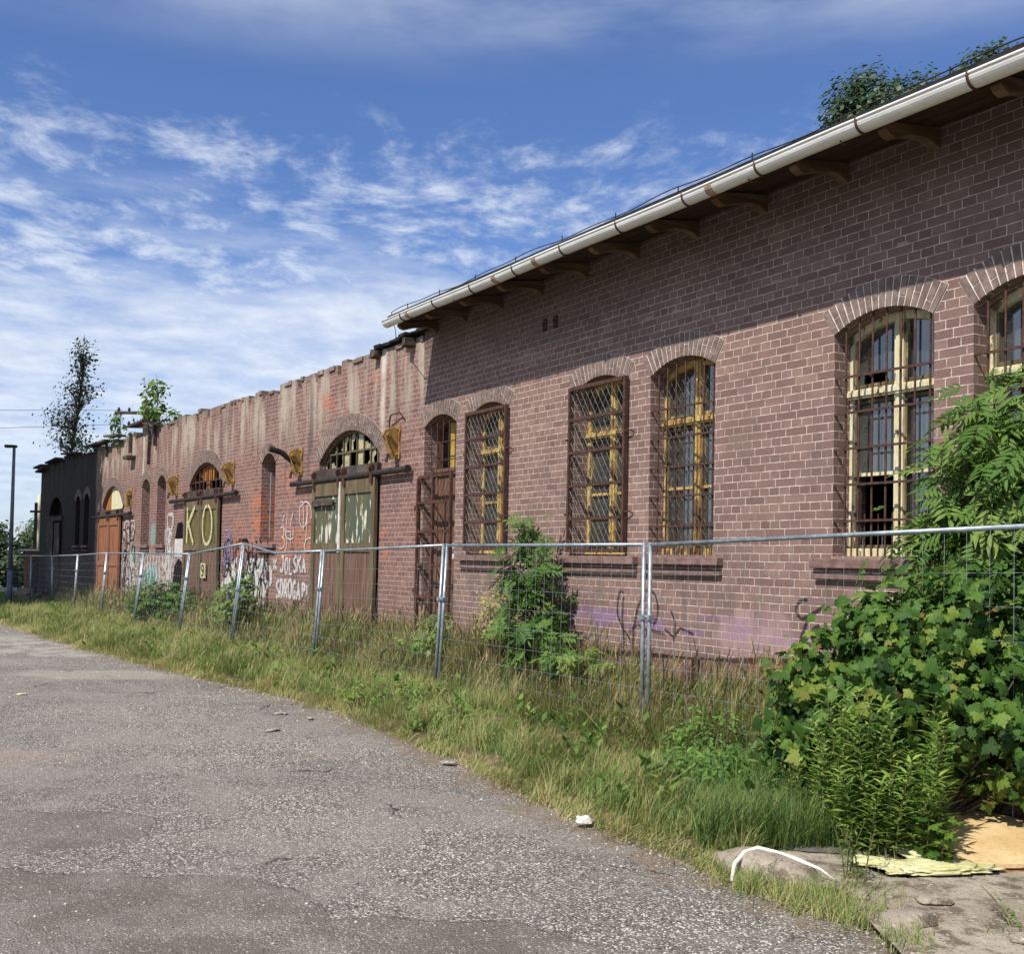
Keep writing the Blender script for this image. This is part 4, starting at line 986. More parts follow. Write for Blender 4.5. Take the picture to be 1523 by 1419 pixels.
def maple_t():
    o = [(0, -.02), (.12, .02), (.33, -.10), (.38, .02), (.30, .10), (.52, .16), (.50, .26), (.66, .36), (.48, .42), (.46, .54), (.26, .46), (.30, .62), (.20, .72), (.16, .70), (.0, 1.0)]
    o = o + [(-x, y) for x, y in reversed(o[1:-1])]
    n = len(o); V = [(0, .25, -.03)] + [(x, y, -.42 * (abs(x) ** 1.2) - .35 * max(0, y - .35) ** 1.3) for x, y in o]
    F = [(0, 1 + i, 1 + (i + 1) % n) for i in range(n)]
    return np.array(V), F
def lance_t(w=.3):
    V = [(0, 0, 0), (w * .38, .25, .03), (w * .5, .5, .02), (0, 1.0, -.10), (-w * .5, .5, .02), (-w * .38, .25, .03), (0, .5, -.01)]
    return np.array(V), [(0, 1, 6), (1, 2, 6), (2, 3, 6), (3, 4, 6), (4, 5, 6), (5, 0, 6)]
def quad_t(w=.6):
    return np.array([(0, 0, 0), (w * .5, .45, .05), (0, 1, -.05), (-w * .5, .45, .05)]), [(0, 1, 2), (0, 2, 3)]
def pinnate_t(pairs=4, lw=.26, ll=.42):
    lv, lf = lance_t(lw); V = []; F = []
    def addl(pos, ang, L):
        b = len(V); c, s = math.cos(ang), math.sin(ang)
        for x, y, z in lv: V.append((pos[0] + (x * c + y * s) * L, pos[1] + (-x * s + y * c) * L, pos[2] + z * L))
        for f in lf: F.append(tuple(b + i for i in f))
    for k in range(pairs):
        yy = .22 + .58 * k / pairs; dr = -.10 * yy * yy
        addl((0, yy, dr), 1.0, ll); addl((0, yy, dr), -1.0, ll)
    addl((0, .80, -.08), 0, ll)
    b = len(V); V += [(-.008, 0, 0), (.008, 0, 0), (.006, .82, -.09), (-.006, .82, -.09)]; F.append((b, b + 1, b + 2, b + 3))
    return np.array(V), F
def leaves_mesh(name, tmpl, pos, nrm, updir, size, tint, mat, parent=None):
    """place one template per leaf; nrm = leaf face normal, updir = direction of the leaf's length"""
    TV, TF = tmpl; n = len(pos); k = len(TV)
    N = nrm / (np.linalg.norm(nrm, axis=1, keepdims=True) + 1e-9)
    Y = updir - N * np.sum(updir * N, axis=1, keepdims=True); Y /= (np.linalg.norm(Y, axis=1, keepdims=True) + 1e-9)
    X = np.cross(Y, N)
    P = pos[:, None, :] + size[:, None, None] * (TV[None, :, 0:1] * X[:, None, :] + TV[None, :, 1:2] * Y[:, None, :] + TV[None, :, 2:3] * N[:, None, :])
    me = bpy.data.meshes.new(name); V = P.reshape(-1, 3)
    lens = np.array([len(f) for f in TF]); flat = np.concatenate([np.array(f) for f in TF])
    LV = (flat[None, :] + (np.arange(n) * k)[:, None]).reshape(-1); LT = np.tile(lens, n)
    me.vertices.add(len(V)); me.vertices.foreach_set('co', V.astype(np.float32).reshape(-1))
    me.loops.add(len(LV)); me.loops.foreach_set('vertex_index', LV.astype(np.int32))
    me.polygons.add(len(LT)); st = np.concatenate([[0], np.cumsum(LT)[:-1]])
    me.polygons.foreach_set('loop_start', st.astype(np.int32)); me.polygons.foreach_set('loop_total', LT.astype(np.int32))
    me.update(calc_edges=True)
    a = me.attributes.new('tint', 'FLOAT', 'POINT'); a.data.foreach_set('value', np.repeat(np.clip(tint, 0, 1), k).astype(np.float32))
    return link_mesh(name, me, mat, parent)
def rand_unit(n): v = rng.normal(size=(n, 3)); return v / np.linalg.norm(v, axis=1, keepdims=True)
def crown(name, blobs, n, size, tmpl, mat, parent, clump=.25, per=14, up=.55, outw=.8, tint=(.35, .22), droop=0.0, shell=.45):
    """leaves gathered in clumps spread through ellipsoids; blobs = [(centre, radii, weight)]"""
    W = np.array([b[2] for b in blobs]); W = W / W.sum(); nc = max(1, n // per)
    C = []; O = []
    for b, cnt in zip(blobs, rng.multinomial(nc, W)):
        d = rand_unit(cnt); r = (shell + (1 - shell) * rng.random(cnt)) ** .5; c = np.array(b[0]) + d * r[:, None] * np.array(b[1])
        C.append(c); O.append(d)
    C = np.concatenate(C); O = np.concatenate(O); nc = len(C)
    tc = rng.normal(tint[0], tint[1] * .6, nc); cs = clump * (.6 + .8 * rng.random(nc))
    pos = np.repeat(C, per, 0) + rng.normal(size=(nc * per, 3)) * np.repeat(cs, per)[:, None] * np.array([1, 1, .7])
    out_ = np.repeat(O, per, 0); m = len(pos)
    nr = out_ * outw + np.array([0, 0, up]) + rand_unit(m) * .65 + np.array([-.25, -.3, 0])
    ud = rand_unit(m) + np.array([0, 0, -droop]) + out_ * .6
    sz = size * (.45 + .95 * rng.random(m) ** 1.3); tn = np.repeat(tc, per) + rng.normal(0, tint[1] * .6, m)
    return leaves_mesh(name, tmpl, pos, nr, ud, sz, tn, mat, parent), C
def branches(name, base, tips, r0, mat, parent, mid=.5, sag=.1, n=5):
    mb = MB()
    for tp in tips:
        b = Vector(base) + Vector((random.uniform(-1, 1), random.uniform(-1, 1), 0)) * r0 * 2; e = Vector(tp)
        c = b.lerp(e, mid) + Vector((0, 0, sag)) + Vector((random.uniform(-1, 1), random.uniform(-1, 1), 0)) * .12 * (e - b).length
        path = [b * (1 - s) ** 2 + c * 2 * s * (1 - s) + e * s * s for s in [i / n for i in range(n + 1)]]
        mb.tube([tuple(p) for p in path], [r0 * (1 - .85 * i / n) for i in range(n + 1)], 6)
    return mb.build(name, mat, parent, smooth=True)

# big maple bush in the near right corner
mp = thing('maple_bush', 'large dark green maple bush with lobed leaves in the right corner by the concrete slab', 'bush', (2.9, 6.9, 0))
def rel(bl, o): return [((b[0][0] - o[0], b[0][1] - o[1], b[0][2]), b[1], b[2]) for b in bl]
blobs = [((2.38, 7.35, .66), (.52, .45, .50), 1.5), ((2.2, 7.4, .95), (.32, .3, .4), .6), ((2.75, 7.35, 1.12), (.50, .45, .42), 1.0), ((3.1, 7.3, 1.35), (.6, .5, .45), 1.0), ((3.7, 7.1, 1.3), (.65, .55, .55), .9),
         ((3.0, 7.0, .85), (.8, .5, .5), 1.0), ((3.5, 6.85, .7), (.65, .5, .45), .8), ((2.1, 7.7, .42), (.3, .35, .28), .3), ((2.6, 7.5, 1.38), (.30, .25, .28), .3), ((4.4, 7.0, 1.1), (.7, .7, .7), .7)]
_, C = crown('leaves', rel(blobs, (2.9, 6.9)), 11500, .085, maple_t(), G_maple, mp, .075, 10, tint=(.42, .26), droop=1.0, shell=.0, up=.2)
branches('stems', (0, .3, 0), [tuple(c) for c in C[::9]], .016, bark, mp, sag=.25)
crown('young_leaves', rel([((2.1, 7.2, 1.25), (.25, .2, .25), 1), ((2.55, 7.1, 1.5), (.4, .2, .2), 1), ((3.3, 6.9, 1.3), (.5, .2, .3), 1), ((2.2, 6.95, .9), (.3, .1, .2), .6)], (2.9, 6.9)), 150, .11, maple_t(), G_maple, mp, .07, 5, tint=(.95, .08))['label'] if False else None

# ash-like shrub rising behind the fence
ash = thing('ash_sapling', 'tall light green pinnate-leaved sapling covering the rightmost window', 'sapling', (3.4, 7.6, 0))
bl = [((3.55, 7.7, 2.25), (.42, .35, .75), 1.0), ((3.95, 7.35, 2.5), (.62, .4, .85), 1.4), ((3.62, 7.6, 2.9), (.35, .3, .4), .5), ((3.25, 7.85, 1.95), (.22, .25, .35), .35), ((4.0, 7.3, 1.6), (.7, .5, .6), .6), ((3.5, 7.6, 1.6), (.4, .3, .4), .5)]
_, C = crown('leaves', rel(bl, (3.4, 7.6)), 1500, .28, pinnate_t(4), G_ash, ash, .10, 3, up=.9, tint=(.45, .2), droop=.5, shell=.1)
branches('stems', (.2, 0, 0), [tuple(c) for c in C[::9]], .014, stem_m, ash, sag=.4)

def herb(name, label, cat, cx, cy, z0, nst, hgt, spread, leafL, mat, tmpl, per=26, group=None, tint=(.5, .2), curve=.12, leafang=.5, seed=0, smin=.7, xy=None):
    """a clump of leafy stems"""
    root = thing(name, label, cat, (cx, cy, z0), 0, group); mb = MB(); P = []; N = []; U = []; Z = []
    rs = random.Random(seed + 11)
    for s in range(nst):
        a = rs.uniform(0, 2 * math.pi); rr_ = spread * math.sqrt(rs.random()); bx, by = rr_ * math.cos(a), rr_ * math.sin(a)
        h = hgt * rs.uniform(smin, 1.0); lx, ly = rs.uniform(-curve, curve) + bx * .25, rs.uniform(-curve, curve) + by * .25
        path = [(bx + lx * q * q, by + ly * q * q, h * q - .03) for q in (0, .25, .5, .75, 1)]
        mb.tube(path, [.006, .005, .004, .003, .002], 5)
        for k in range(per):
            q = .12 + .88 * (k + rs.random()) / per; ph = k * 2.4 + rs.uniform(-.3, .3)
            d = np.array([math.cos(ph), math.sin(ph), leafang]); P.append((bx + lx * q * q, by + ly * q * q, h * q)); U.append(d); N.append((-.5 * d[0] + rs.uniform(-.3, .3), -.5 * d[1] + rs.uniform(-.3, .3), 1)); Z.append(leafL * rs.uniform(.6, 1.1) * (1.1 - .45 * q))
    leaves_mesh('leaves', tmpl, np.array(P), np.array(N), np.array(U), np.array(Z), rng.normal(tint[0], tint[1], len(P)), mat, root)
    mb.build('stems', stem_m, root)
    return root
herb('goldenrod', 'clump of upright narrow-leaved goldenrod stems in front of the maple bush', 'plant', 2.38, 6.70, .02, 58, 1.05, .38, .16, G_gold, lance_t(.22), 52, leafang=.25, seed=1, smin=.45, tint=(.62, .2))
herb('goldenrod', 'smaller goldenrod clump leaning over the left edge of the maple bush', 'plant', 1.95, 7.05, .04, 12, .62, .25, .10, G_gold, lance_t(.2), 30, leafang=.2, seed=2)
herb('leafy_weed', 'small lobed-leaf seedling standing before the tan disc and yellow plastic', 'weed', 2.50, 6.22, .05, 5, .33, .08, .13, G_maple, maple_t(), 7, seed=3)
herb('wispy_weed', 'thin dark-stemmed weed growing from the broken kerb', 'weed', 1.95, 5.9, .04, 7, .38, .07, .06, G_gold, lance_t(.25), 18, seed=4)
herb('wispy_weed', 'pale wispy weed at the right edge of the concrete slab', 'weed', 2.62, 5.15, .04, 8, .2, .16, .05, G_gold, lance_t(.35), 14, seed=14)

# shrubs against the facade
def shrub(name, label, blobs, n, size, tmpl, mat, base, clump=.08, per=4, tint=(.45, .2), r0=.012, shell=.2, up=.7, droop=.3, cat='bush', step=9):
    root = thing(name, label, cat, (base[0], base[1], base[2]))
    bl = [((b[0][0] - base[0], b[0][1] - base[1], b[0][2] - base[2]), b[1], b[2]) for b in blobs]
    _, C = crown('leaves', bl, n, size, tmpl, mat, root, clump, per, up=up, tint=tint, droop=droop, shell=shell)
    branches('stems', (0, 0, -.05), [tuple(c) for c in C[::step]], r0, stem_m, root, sag=.15)
    return root
def AW(u, y, z): x, yy = A2(u, y); return (x, yy, z)
def BW(u, y, z): x, yy = B2(u, y); return (x, yy, z)
shrub('rowan_sapling', 'bushy pinnate-leaved sapling between the two lattice-covered windows', [(AW(3.62, -.5, 1.15), (.38, .3, .45), 1.2), (AW(3.5, -.5, 1.65), (.24, .2, .4), .8), (AW(3.45, -.45, 2.1), (.10, .1, .28), .2), (AW(3.9, -.5, .9), (.25, .25, .25), .4)], 560, .23, pinnate_t(4, .3, .4), G_ash, AW(3.62, -.45, .4), tint=(.35, .22))
shrub('yellow_weed', 'yellowish flowering weed left of the bushy sapling', [(AW(2.9, -.55, 1.15), (.3, .2, .42), 1)], 900, .05, quad_t(), leaf_mat('yellow green bloom', [S('6d7a3a'), S('9a9a55'), S('b3a55f'), S('8a6a45')], .6, .3), AW(2.9, -.5, .4), .05, 6)
shrub('drooping_bush', 'low drooping green bush right of the bushy sapling by the wall', [(AW(4.5, -.5, .72), (.32, .2, .18), 1)], 200, .15, pinnate_t(4, .35, .4), G_ash, AW(4.5, -.5, .35), tint=(.6, .2), droop=1.2)
shrub('wall_weed', 'leafy weed in front of the rusty door gate', [(AW(1.35, -.6, .80), (.2, .2, .30), 1), (AW(.75, -.6, .6), (.25, .2, .18), .4)], 260, .11, lance_t(.5), G_ash, AW(1.0, -.65, .3), tint=(.6, .2))
shrub('leafy_bush', 'round green bush below the gate with the painted K', [(BW(-11.4, -.7, .70), (.85, .5, .5), 1), (BW(-10.2, -.7, .5), (.55, .4, .35), .5), (BW(-12.6, -.7, .5), (.5, .4, .3), .4)], 1900, .13, lance_t(.7), G_ash, BW(-11.3, -.6, .2), .1, 6, tint=(.35, .18))
shrub('leafy_bush', 'small bright bush before the bubble-letter graffiti', [(BW(-6.2, -.75, 1.15), (.28, .25, .42), 1), (BW(-6.5, -.8, .75), (.45, .3, .25), .7)], 520, .12, lance_t(.7), G_ash, BW(-6.2, -.7, .2), .08, 5, tint=(.6, .2))
shrub('wild_herb', 'light green feathery herb patch in the grass left of the middle fence posts', [((-1.35, 12.1, .25), (.7, .6, .2), 1), ((-.7, 10.9, .2), (.45, .5, .16), .6)], 1100, .06, lance_t(.3), G_ash, (-1.1, 11.6, .05), .06, 8, tint=(.65, .2), step=20)
shrub('wild_herb', 'dark green herb patch at the foot of the nearest fence posts', [((1.75, 8.7, .35), (.45, .6, .28), 1), ((1.45, 7.8, .25), (.35, .4, .2), .7)], 1700, .07, lance_t(.3), G_gold, (1.6, 8.4, .05), .06, 8, tint=(.25, .2), step=20)

# saplings rooted on the wall tops
def sapling(name, label, base, top, blobs, n, size, mat, tint=(.35, .25), r0=.03, per=5, clump=.12, tmpl=None, step=3):
    root = thing(name, label, 'sapling', base); b = Vector(base)
    bl = [((q[0][0] - b.x, q[0][1] - b.y, q[0][2] - b.z), q[1], q[2]) for q in blobs]
    _, C = crown('leaves', bl, n, size, tmpl or quad_t(.7), mat, root, clump, per, tint=tint, shell=.0, droop=.4)
    mb = MB(); tp = Vector(top) - b
    trunk = [tuple(tp * s + Vector((.12 * math.sin(3 * s), 0, 0))) for s in (0, .25, .5, .75, 1)]
    mb.tube(trunk, [r0, r0 * .8, r0 * .6, r0 * .4, r0 * .15], 7); mb.build('trunk', bark, root, smooth=True)
    mb = MB()
    for c in C[::step]:
        s = min(.95, max(.05, (c[2] - .35) / max(tp.z, .1) * .85)); p = tp * s + Vector((.12 * math.sin(3 * s), 0, 0)); e = Vector(c)
        mb.tube([tuple(p), tuple(p.lerp(e, .55) + Vector((0, 0, .05))), tuple(e)], [r0 * .28, r0 * .18, r0 * .08], 4)
    mb.build('branches', bark, root)
    return root
Z0 = 38.2
def pz(x, y, Y): return ((x - 761.5) / 1560 * Y + (y - 830) / 1560 * Y * -.019 * -1, Y, 1.8 + (822 + (x) * .0192 * 0 - y) / 1560 * Y)
sapling('birch_sapling', 'tall thin dark-leaved birch growing from the top of the shaded wall', (-16.5, 38.9, 5.1), (-16.1, 38.9, 9.95),
        [((-16.1, 38.9, 9.1), (.40, .5, .85), .65), ((-16.25, 38.9, 7.9), (.75, .6, .7), 1.0), ((-16.6, 38.9, 6.8), (.95, .7, .7), 1.0), ((-16.5, 38.9, 6.0), (1.05, .6, .5), .7)], 1900, .12, G_birch, (.55, .3), .05, 4, .14, step=2)
sapling('wall_sapling', 'bright green sapling beside the wooden post on the parapet', BW(-16.6, .3, 5.1), BW(-16.3, .3, 6.9), [(BW(-16.35, .3, 6.35), (.35, .3, .45), 1), (BW(-16.4, .3, 5.8), (.45, .3, .3), .8)], 330, .16, G_ash, (.6, .2), .02, 4, .09, lance_t(.6))
sapling('wall_sapling', 'sparse little sapling left of the wooden post on the parapet', BW(-20.6, .3, 5.1), BW(-20.4, .3, 6.35), [(BW(-20.5, .3, 5.9), (.3, .3, .4), 1)], 110, .15, G_ash, (.45, .2), .015, 4, .07, lance_t(.6))
sapling('wall_sapling', 'tiny sapling on the parapet right of the wooden post', BW(-14.2, .25, 5.15), BW(-14.2, .25, 5.65), [(BW(-14.2, .25, 5.45), (.18, .15, .2), 1)], 60, .12, G_ash, (.5, .2), .01, 4, .05, lance_t(.6))
for q, lab, nn in ((-18.6, 'mossy tuft of weeds hanging over the parapet timbers', 500), (-22.6, 'dark tuft of weeds on the shaded wall top beside the corner', 420)):
    rt = thing('wall_weed', lab, 'weed', BW(q, .2, 5.15)); crown('leaves', [((0, 0, .12), (.7, .25, .18), 1)], nn, .09, lance_t(.4), G_ash, rt, .07, 6, tint=(.4, .2))
mb = MB(); px, py = B2(-17.3, .35)
root = thing('insulator_post', 'dark wooden post with two crossarms and insulators on the parapet', 'post', (px, py, 4.7))
mb.box(-.07, .07, -.07, .07, 0, 1.55, jit=.01); mb.build('post', M['timber'], root)
mb = MB(); mb.box(-.9, .35, -.04, .04, 1.15, 1.22, jit=.01); mb.box(-.65, .3, -.04, .04, .75, .82, jit=.01); mb.build('crossarm', M['timber'], root)
for q, z in ((-.8, 1.22), (-.5, 1.22), (.2, 1.22), (-.5, .82)):
    mb = MB(); mb.tube([(q, 0, z), (q, 0, z + .05), (q, 0, z + .06), (q, 0, z + .12)], [.025, .05, .045, .02], 8); mb.build('insulator', M['blackiron'], root)
for (z0, z1, lab) in ((5.95, 9.4, 'upper thin overhead wire running left from the parapet post'), (5.55, 7.6, 'lower thin overhead wire running left from the parapet post')):
    mb = MB(); mb.tube([(px - .7, py, z0)] + [(px - .7 - 40 * s, py + 22 * s, z0 + (z1 - z0) * s - 1.2 * s * (1 - s)) for s in (.2, .4, .6, .8, 1)], .006, 4, cap=False)
    tag(mb.build('overhead_wire', M['blackiron']), lab, 'wire', 'overhead wires left of the shed')

# trees
def tree(name, label, base, h, blobs, n, size, mat, r0=.3, group=None, per=16, clump=.5, tint=(.4, .3), limbs=7):
    root = thing(name, label, 'tree', base, 0, group)
    o, C = crown('crown', blobs, n, size, quad_t(.75), mat, root, clump, per, tint=tint, shell=.25)
    mb = MB(); mb.tube([(0, 0, -.2), (.1, 0, h * .25), (-.05, .1, h * .5), (.05, 0, h * .8)], [r0, r0 * .75, r0 * .5, r0 * .15], 10)
    for k in range(limbs):
        c = C[int(len(C) * k / limbs)]; z = h * random.uniform(.3, .65); mb.tube([(0, 0, z), (c[0] * .5, c[1] * .5, z + (c[2] - z) * .6), tuple(c)], [r0 * .35, r0 * .2, r0 * .06], 6)
    mb.build('trunk', bark, root, smooth=True)
    return root
# trees standing left of the picture, whose shade falls on the shed's far end
for i, off in enumerate((2.2, 5.7, 9.2, 12.5)):
    cx, cy = -20.9 - off * .773, 24.2 + off * .635
    tree('poplar_tree', ['dense columnar poplar nearest the road at left', 'dense columnar poplar, second from the road', 'dense columnar poplar, third from the road', 'dense columnar poplar, farthest from the road'][i], (cx, cy, 0), 27,
         [((0, 0, 11), (2.2, 2.2, 4.5), 1), ((0, 0, 18), (2.35, 2.35, 6), 1.3), ((0, 0, 24), (1.9, 1.9, 4), .7)], 7000, .62, G_far, .35, 'poplars left of the road', 14, .45)
# oak behind the roof
tree('oak_tree', 'oak crown showing above the roof at upper right', (8.6, 23.5, 0), 11.5, [((-.8, 0, 12.05), (.85, 1.1, 1.05), 1.1), ((.35, 0, 12.0), (.85, 1.1, .95), .9), ((0, 0, 10.2), (2.2, 2, 1.3), .8)], 14000, .12, G_dark, .35, None, 20, .13, tint=(.45, .3))
tree('oak_tree', 'second oak crown touching the gutter farther right', (11.1, 23.5, 0), 12, [((-.45, 0, 12.75), (.75, 1.0, .9), 1.0), ((.1, 0, 11.9), (1.2, 1.3, 1.0), .7), ((0, 0, 10), (2.2, 2, 1.3), .6)], 11000, .12, G_dark, .35, None, 20, .13, tint=(.45, .3))
# distant trees at left
for i, (x, y, h, r) in enumerate(((-52, 118, 6.5, 3.2), (-48, 108, 5.2, 2.8), (-43.6, 102, 6.8, 2.8), (-56, 110, 5.0, 3.5), (-61, 104, 7, 3.5), (-39.5, 99, 6.6, 2.6))):
    tree('distant_tree', ['grey green tree standing behind its neighbours at far left', 'low round tree left of the lamp post in the distance', 'bushy tree right of the lamp post in the distance', 'low spreading tree at the far left edge', 'taller tree beyond the left picture edge', 'bushy tree touching the shed corner in the distance'][i],
         (x, y, -.1), h, [((0, 0, h * .55), (r, r, h * .45), 1), ((.8, 0, h * .75), (r * .6, r * .6, h * .28), .6)], 2600, .42, G_far, .18, 'distant trees at left', 13, .4, (.5, .3), 4)
# hedge in front of them
for i, (x, y) in enumerate(((-27.5, 52), (-25.2, 52.5), (-30.2, 51), (-23.4, 53.5))):
    rt = thing('hedge_bush', ['dark hedge bush behind the lamp post', 'dark hedge bush left of the small kiosk', 'dark hedge bush at the left picture edge', 'dark hedge bush behind the small kiosk'][i], 'bush', (x, y, 0), 0, 'dark hedge bushes at far left')
    crown('leaves', [((0, 0, 1.2), (1.5, 1.1, 1.3), 1)], 1500, .26, quad_t(.7), G_far, rt, .2, 10, tint=(.05, .15))
    branches('stems', (0, 0, 0), [(random.uniform(-1, 1), random.uniform(-.6, .6), 2) for _ in range(5)], .05, bark, rt)

# lamp post, kiosk, barrier, pale pole at far left
def wpt(x, y, Y): return ((x - 761.5) / 1560 * Y - (830 - y) * .0192 * Y / 1560, Y, 0)
lx = (18 - 761.5) / 1560 * 33.5 - .02
root = thing('street_lamp', 'tall grey street lamp with a flat head at the far left', 'street lamp', (lx, 33.5, 0))
mb = MB(); mb.tube([(0, 0, 0), (0, 0, 1.2)], [.085, .085], 12); mb.tube([(0, 0, 1.2), (0, 0, 5.15)], [.065, .045], 12); mb.build('pole', simple('grey steel', S('6b7480'), S('565e69'), 6, .5, spec=.5, obj=True), root, smooth=True)
mb = MB(); mb.box(-.28, .06, -.1, .1, 5.13, 5.22, jit=.008); mb.build('lamp_head', M['blackiron'], root, bevel=.02)
kx = (50 - 761.5) / 1560 * 45
root = thing('kiosk', 'small red brown hut with a flat white roof beside the shed corner', 'hut', (kx + .2, 45, 0))
mb = MB(); mb.box(-.55, .9, 0, 1.6, 0, 1.85); mb.build('wall', M['orangedoor'], root)
mb = MB(); mb.box(-.7, 1.0, -.15, 1.75, 1.85, 1.93); mb.build('roof', M['white'], root)
mb = MB(); mb.box(-.2, .5, -.03, 0, .1, 1.6); mb.build('door', M['timber'], root)
mb = MB()
for q in (-4, -2, 0, 1.6): mb.box(q - .04, q + .04, -.04, .04, 0, .5)
mb.box(-4.2, 1.8, -.03, .03, .42, .52); bar_ = mb.build('low_barrier', M['galv']); bar_.location = (-19.4, 37.5, 0)
tag(bar_, 'low horizontal metal barrier at the foot of the street lamp', 'barrier')
mb = MB(); mb.tube([(0, 0, 0), (0, 0, 4.4)], [.10, .07], 8); pp = mb.build('pale_pole', M['creamboard'], smooth=True); pp.location = ((57 - 761.5) / 1560 * 47.5, 47.5, 0); tag(pp, 'pale bare pole beside the shaded shed corner', 'pole')
mb = MB(); mb.tube([(0, 0, 0), (0, 0, 4.0)], [.09, .07], 8); mb.box(-.25, .5, -.04, .04, 3.55, 3.65); pp = mb.build('dark_pole', M['timber']); pp.location = ((61 - 761.5) / 1560 * 46.5 - .25, 46.5, 0); tag(pp, 'dark pole with a short crossbar at the shed corner', 'pole')

# ------------------------------------------------------------------ slab, kerb stone, litter in the near right corner
m, t = new_mat('weathered concrete'); o = obc(t)
c = t.mix(t.rng(t.noise(o, 1.6, 5), .4, .6), S('9b8f7e'), S('b0a492')); c = t.mix(t.rng(t.noise(o, 7, 6, .7), .48, .6), c, S('6d6253')); c = t.mix(t.rng(t.noise(o, 28, 5, .7), .55, .66), c, S('c7bba6')); c = t.mix(t.rng(t.noise(o, 60, 4), .6, .7), c, S('4b4339'))
finish(t, c, .92, t.m('ADD', t.noise(o, 9, 6, .7), t.m('MULTIPLY', t.noise(o, 50, 5, .7), .4)), .03); M['conc'] = m
slab = [(1.66, 6.45), (1.62, 6.05), (1.78, 5.7), (1.82, 5.35), (1.80, 4.9), (1.95, 4.2), (6, 4.2), (6, 7.7), (2.6, 7.4), (1.95, 6.95)]
grid_sheet('pavement', 1.5, 6, 4.2, 7.8, .06, lambda x, y: inside(x + .05 * noise.noise((x * 3, y * 3, 0)), y + .05 * noise.noise((x * 3, y * 3, 7)), slab), lambda x, y: .055 + .012 * noise.noise((x * 1.5, y * 1.5, 2)) + .007 * noise.noise((x * 7, y * 7, 2)), M['conc'])
def lump(name, loc, sx, sy, sz, mat, label, cat, rz=0.0, amp=.12, seed=0, group=None, sub=4, flat=0.0, freq=2.2):
    bm = bmesh.new(); bmesh.ops.create_icosphere(bm, subdivisions=sub, radius=1)
    for v in bm.verts:
        n_ = noise.fractal(v.co * freq + Vector((seed * 3.1, seed, 0)), .9, 2.1, 4); v.co *= 1 + amp * n_
        x = v.co; e = .6; v.co = Vector((math.copysign(abs(x.x) ** e, x.x) * sx, math.copysign(abs(x.y) ** e, x.y) * sy, (max(x.z, flat) if x.z < 0 else x.z) * sz))
    me = bpy.data.meshes.new(name); bm.to_mesh(me); bm.free(); o_ = link_mesh(name, me, mat, None, True); o_.location = loc; o_.rotation_euler = (0, 0, rz)
    return tag(o_, label, cat, group)
lump('kerb_stone', (1.50, 6.08, .02), .36, .15, .125, M['conc'], 'worn rounded concrete kerb block at the corner of the road', 'kerb stone', R(-52), .10, 2)
mb = MB(); pts = [(1.26, 5.91, .035), (1.305, 6.02, .10), (1.38, 6.14, .142), (1.47, 6.175, .15), (1.56, 6.10, .15), (1.64, 6.0, .142), (1.74, 5.89, .118), (1.82, 5.85, .075)]
mb.tube([(x + random.uniform(-.006, .006), y + random.uniform(-.006, .006), z + random.uniform(-.004, .004)) for x, y, z in pts], [.009, .014, .012, .013, .010, .012, .009, .006], 8); tag(mb.build('white_cord', M['white'], smooth=True), 'white cord lying in an arc over the kerb block', 'cord')
m, t = new_mat('tan chipboard'); o = obc(t); c = t.mix(t.rng(t.noise(o, 3, 5), .3, .7), S('d8bd8d'), S('c6a673')); c = t.mix(t.rng(t.noise(o, 40, 3), .5, .7, 0, .4), c, S('96744a')); finish(t, c, .6, t.noise(o, 30, 4), .002, spec=.4); M['tan'] = m
dk = thing('round_board', 'tan round wooden board lying on the slab under the maple bush', 'board', (2.97, 6.66, .075)); dk.rotation_euler = (R(4), R(-3), .3)
for nm, r_, z0, z1, mt in (('top_layer', .50, .035, .06, M['tan']), ('core', .485, .02, .035, M['timber']), ('bottom_layer', .50, -.005, .02, M['orangewood'])):
    mb = MB(); mb.prism([(r_ * math.cos(R(a * 7.5)), r_ * math.sin(R(a * 7.5))) for a in range(48)], 'z', z0, z1); mb.build(nm, mt, dk)
m, t = new_mat('pale yellow plastic'); o = obc(t); c = t.mix(t.rng(t.noise(o, 6, 5), .35, .65), S('e2dfae'), S('cfca8f')); finish(t, c, .45, t.noise(o, 14, 5, .7), .02, spec=.4, trans=.15); M['plastic'] = m
lump('plastic_sheet', (2.48, 6.13, .07), .34, .13, .028, M['plastic'], 'crumpled pale yellow plastic sheet flat on the slab', 'plastic sheet', R(9), .55, 5, freq=3.2, sub=5)
lump('plastic_bag', (2.13, 6.20, .07), .10, .07, .035, M['plastic'], 'small crumpled yellow plastic scrap left of the larger sheet', 'plastic scrap', R(-20), .4, 6, freq=3.5)
lump('plastic_bag', (2.55, 6.42, .08), .18, .12, .04, M['plastic'], 'yellow plastic scrap half hidden behind the seedling', 'plastic scrap', R(30), .4, 8, freq=3.5)
lump('paper_litter', (.53, 7.17, .035), .055, .04, .045, M['white'], 'crumpled white litter at the grass edge', 'litter', .4, .5, 3, sub=3)
for i, (x, y, s, lab) in enumerate(((-2.59, 12.0, .08, 'pale flat stone on the road beside the grass, upper one of the pair'), (-2.42, 10.85, .09, 'pale flat stone farther out on the road'), (-2.2, 11.7, .06, 'pale flat stone in the dirt right at the grass edge'),
                                    (-.52, 9.3, .08, 'pale flat stone on the road edge below the middle fence posts'), (-6.1, 13.2, .07, 'yellowish stone alone on the left of the road'))):
    lump('flat_stone', (x, y, .012), s, s * .5, .02, M['conc'] if i < 4 else M['plastic'], lab, 'stone', i, .2, 20 + i, sub=2)
